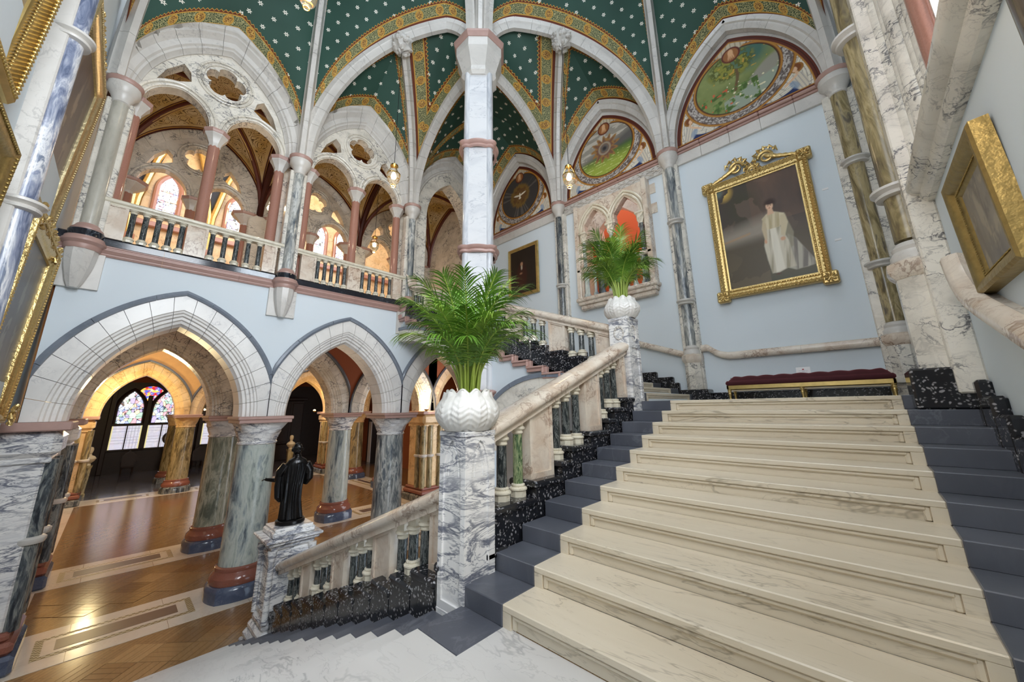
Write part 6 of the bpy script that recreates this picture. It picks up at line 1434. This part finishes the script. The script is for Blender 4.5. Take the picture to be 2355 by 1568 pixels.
# ================================================================ hanging lamps
def pendant(label, p, z, ztop):
    t = thing('pendant_lamp', label, 'pendant lamp', (p.x, p.y, z)); c = (p.x, p.y, 0)
    obj('cord', MB().tube([(p.x, p.y, z + .42), (p.x, p.y, ztop)], .008, 6), M_['iron'], t); obj('brass_cap', MB().lathe([(.03, z + .42), (.05, z + .40), (.10, z + .37), (.105, z + .33), (.04, z + .30)], c, 20), M_['brass'], t)
    for k in range(3): a = k * 2.094; obj('brass_arm', MB().tube([(p.x + .06 * math.cos(a), p.y + .06 * math.sin(a), z + .33), (p.x + .12 * math.cos(a), p.y + .12 * math.sin(a), z + .22), (p.x + .165 * math.cos(a), p.y + .165 * math.sin(a), z + .1)], .008, 6), M_['brass'], t)
    obj('glass_shade', MB().lathe([(.10, z + .22), (.16, z + .1), (.17, z + .02), (.15, z - .1), (.08, z - .2), (.05, z - .22)], c, 28, cap=False), M_['lampglass'], t)
    obj('brass_band', MB().lathe([(.168, z + .07), (.176, z + .08), (.176, z + .1), (.168, z + .11)], c, 28, cap=False), M_['brass'], t); obj('lower_ring', MB().tube([(p.x + .06 * math.cos(a), p.y + .06 * math.sin(a), z - .26) for a in np.linspace(0, 2 * PI, 21)], .014, 6), M_['brass'], t)
    obj('bulb', MB().lathe([(0, z - .06), (.05, z - .03), (.06, z + .02), (.045, z + .08), (.02, z + .13), (0, z + .14)], c, 16), M_['bulb'], t)
    point_light('pendant_light', (p.x, p.y, z - .32), 28, (1, .78, .5), .08)
pendant('glowing pendant lamp hanging left of the free pier, in front of the gallery', M1, 9.87, M1.z - .6); pendant('glowing pendant lamp hanging right of the free pier, beside the oriel window', M2, 9.75, M2.z - .6)
pendant('pendant lamp cut off by the top edge of the picture', V3((-7.0, 1.42, 0)), 12.1, 15.3)
wl = thing('gallery_lamp', 'small bright bulb on a thin post behind the gallery balustrade', 'lamp', (-11.3, 2.1, 7)); obj('lamp_post', MB().tube([(-11.3, 2.1, GAL), (-11.3, 2.1, 9.3)], .015, 6), M_['brass'], wl); obj('bulb', MB().lathe([(0, 9.3), (.05, 9.32), (.07, 9.38), (.05, 9.44), (0, 9.46)], (-11.3, 2.1, 0), 14), M_['bulb'], wl); point_light('gallery_light', (-11.5, 2.1, 9.6), 40, (1, .8, .55))
pendant('glowing pendant lamp inside the gallery, seen through the bay next to the upper stairs', V3((-12.9, 5.9, 0)), 10.0, 12.9)
# warm lamps on the hall capitals
for i, (x, y, lab) in enumerate(((-25.2, 8.5, 'warm uplight on the far corner pier of the hall'), (-18.7, 9.2, 'warm uplight on the far side arcade behind the second row column'), (-14.0, 9.25, 'warm uplight on the honey marble pier beside the nearer palm pot'))):
    u_ = thing('uplight', lab, 'lamp', (x, y, 3.72)); obj('lamp_dish', MB().lathe([(.04, 3.72), (.09, 3.76), (.1, 3.8)], (x, y, 0), 14), M_['brass'], u_); obj('bulb', MB().lathe([(0, 3.77), (.07, 3.79), (.07, 3.84), (0, 3.88)], (x, y, 0), 12), M_['bulb'], u_); point_light('uplight_glow', (x, y, 4.1), 90, (1, .76, .42), .1)
# ================================================================ furniture of the far hall
def chair(label, x, y, rz):
    t = thing('hall_chair', label, 'chair', (x, y, 0), rz=rz); d = M_['wood_dark']
    def pt(nm, mb): return inst(nm, mb.mesh(nm, d, ang=25), t)
    pt('seat', MB().box(-.3, .3, -.28, .28, .42, .5, .02)); 
    pt('backrest', MB().poly([(-.3, .5), (.3, .5), (.33, 1.15), (.25, 1.22), (.2, 1.3), (.08, 1.36), (0, 1.48), (-.08, 1.36), (-.2, 1.3), (-.25, 1.22), (-.33, 1.15)], [], lambda u, v, e: (.26 + e, u, v), .06))
    for sx in (-1, 1):
        for sy in (-1, 1): pt('leg', MB().lathe([(.03, 0), (.045, .1), (.03, .2), (.045, .42)], (sx * .25, sy * .25, 0), 10))
        pt('armrest', MB().box(-.28, .3, sx * .3 - .04, sx * .3 + .04, .72, .78, .02)); pt('stretcher', MB().box(-.25, .25, sx * .25 - .02, sx * .25 + .02, .12, .17))
    return t
chair('dark carved chair in front of the stained glass entrance window', -35.6, 1.05, 0); chair('dark carved chair partly hidden behind the ochre column', -35.6, 4.5, 0)
ck = thing('longcase_clock', 'dark longcase clock with pale round dial beside the entrance window', 'clock', (-36, 2.95, 0))
obj('case', MB().box(-36.4, -36.0, 2.6, 3.3, 0, .6, .03).box(-36.35, -36.05, 2.7, 3.2, .6, 1.7, .02), M_['wood_dark'], ck, ang=20); obj('hood', MB().lathe([(.42, -.12), (.42, .12)], (0, 0, 0), 28).mesh('hood', M_['wood_dark']) if 0 else MB().poly([(2.95 + .45 * math.cos(a), 2.1 + .45 * math.sin(a)) for a in np.linspace(0, 2 * PI, 28, endpoint=False)], [], lambda u, v, d_: (-36.3 + d_, u, v), .3), M_['wood_dark'], ck, smooth=False)
obj('dial', MB().poly([(2.95 + .34 * math.cos(a), 2.1 + .34 * math.sin(a)) for a in np.linspace(0, 2 * PI, 28, endpoint=False)], [], lambda u, v, d_: (-36.0 + d_, u, v), .03), M_['soffit'], ck, smooth=False)
for a in (.6, 2.4): obj('clock_hand', MB().tube([(-35.96, 2.95, 2.1), (-35.96, 2.95 + .24 * math.cos(a), 2.1 + .24 * math.sin(a))], .012, 5), M_['iron'], ck)
obj('finial', MB().lathe([(.1, 2.55), (.05, 2.65), (.09, 2.72), (0, 2.85)], (-36.15, 2.95, 0), 10), M_['wood_dark'], ck)
def bust(label, x, y):
    t = thing('marble_bust', label, 'bust', (x, y, 0)); c = (x, y, 0); obj('pedestal', MB().lathe([(.2, 0), (.2, .12), (.15, .2), (.22, 1.25), (.26, 1.35), (.26, 1.42)], c, 4, a0=PI / 4, a1=2 * PI + PI / 4), M_['cip_gold'], t, smooth=False)
    b = MB(); b.lathe([(.12, 1.42), (.1, 1.5), (.2, 1.6), (.26, 1.72), (.2, 1.82), (.09, 1.88), (.075, 1.95)], c, 20); b.lathe([(0, 1.93), (.08, 1.97), (.11, 2.07), (.115, 2.15), (.09, 2.24), (0, 2.28)], (x + .02, y, 0), 20); b.lathe([(.0, 2.06), (.02, 2.075), (.018, 2.11), (0, 2.13)], (x + .14, y, 0), 8)
    obj('bust_figure', b, M_['soffit'], t); return t
bust('pale bust on a tall pedestal left of the entrance window', -27.8, -.55); bust('pale bust on a pedestal beyond the bronze statue', -27.6, 8.1)
dr = structure('door_1'); obj('door_leaf', MB().box(-28.2, -26.6, 13.45, 13.6, 0, 3.2, .01), M_['wood_dark'], dr, ang=20); obj('white_reveal', MB().box(-27.9, -27.5, 13.4, 13.46, 0, 2.9), M_['card'], dr, smooth=False)
cb = thing('oak_cabinet', 'tall dark oak cabinet at the back of the hall behind the bronze statue', 'cabinet', (-34, 9.0, 0)); obj('cabinet_body', MB().box(-35.5, -34.5, 7.9, 11, 0, 1.2, .03).box(-35.5, -34.8, 8.0, 10.9, 1.2, 4.6, .03), M_['wood_dark'], cb, ang=20); obj('cabinet_cornice', MB().box(-35.5, -34.6, 7.8, 11.1, 4.6, 4.85, .05), M_['wood_dark'], cb, ang=20)
for k in range(3): obj('cabinet_door', MB().box(-34.82, -34.76, 8.15 + k * .95, 8.95 + k * .95, 1.35, 4.4, .03), M_['wood_dark'], cb, ang=20)
ch = thing('chandelier', 'brass chandelier with lit candles in front of the second entrance window', 'chandelier', (-35, 4.45, 3.9)); obj('ring', MB().tube([(-35 + .45 * math.cos(a), 4.45 + .45 * math.sin(a), 3.9) for a in np.linspace(0, 2 * PI, 31)], .03, 6), M_['brass'], ch)
for k in range(6):
    a = k * PI / 3; q = (-35 + .45 * math.cos(a), 4.45 + .45 * math.sin(a)); obj('candle_bulb', MB().lathe([(0, 3.9), (.05, 3.96), (.04, 4.05), (0, 4.1)], (*q, 0), 8), M_['bulb'], ch); obj('chain', MB().tube([(q[0], q[1], 3.9), (-35, 4.45, 5.0)], .012, 5), M_['brass'], ch)
obj('rod', MB().tube([(-35, 4.45, 5), (-35, 4.45, 7)], .02, 6), M_['brass'], ch)
# light of the hall: sconces behind the arches
point_light('hall_sconce', (-24.3, .4, 4.6), 170, (1, .8, .42), .15)
point_light('aisle_sconce', (-12.8, 4.2, 4.6), 18, (1, .8, .55), .6); point_light('aisle_sconce', (-12.8, .6, 4.6), 14, (1, .8, .55), .6)
point_light('stair_lamp', (.1, 1.2, 6.4), 70, (1, .74, .42), .3)
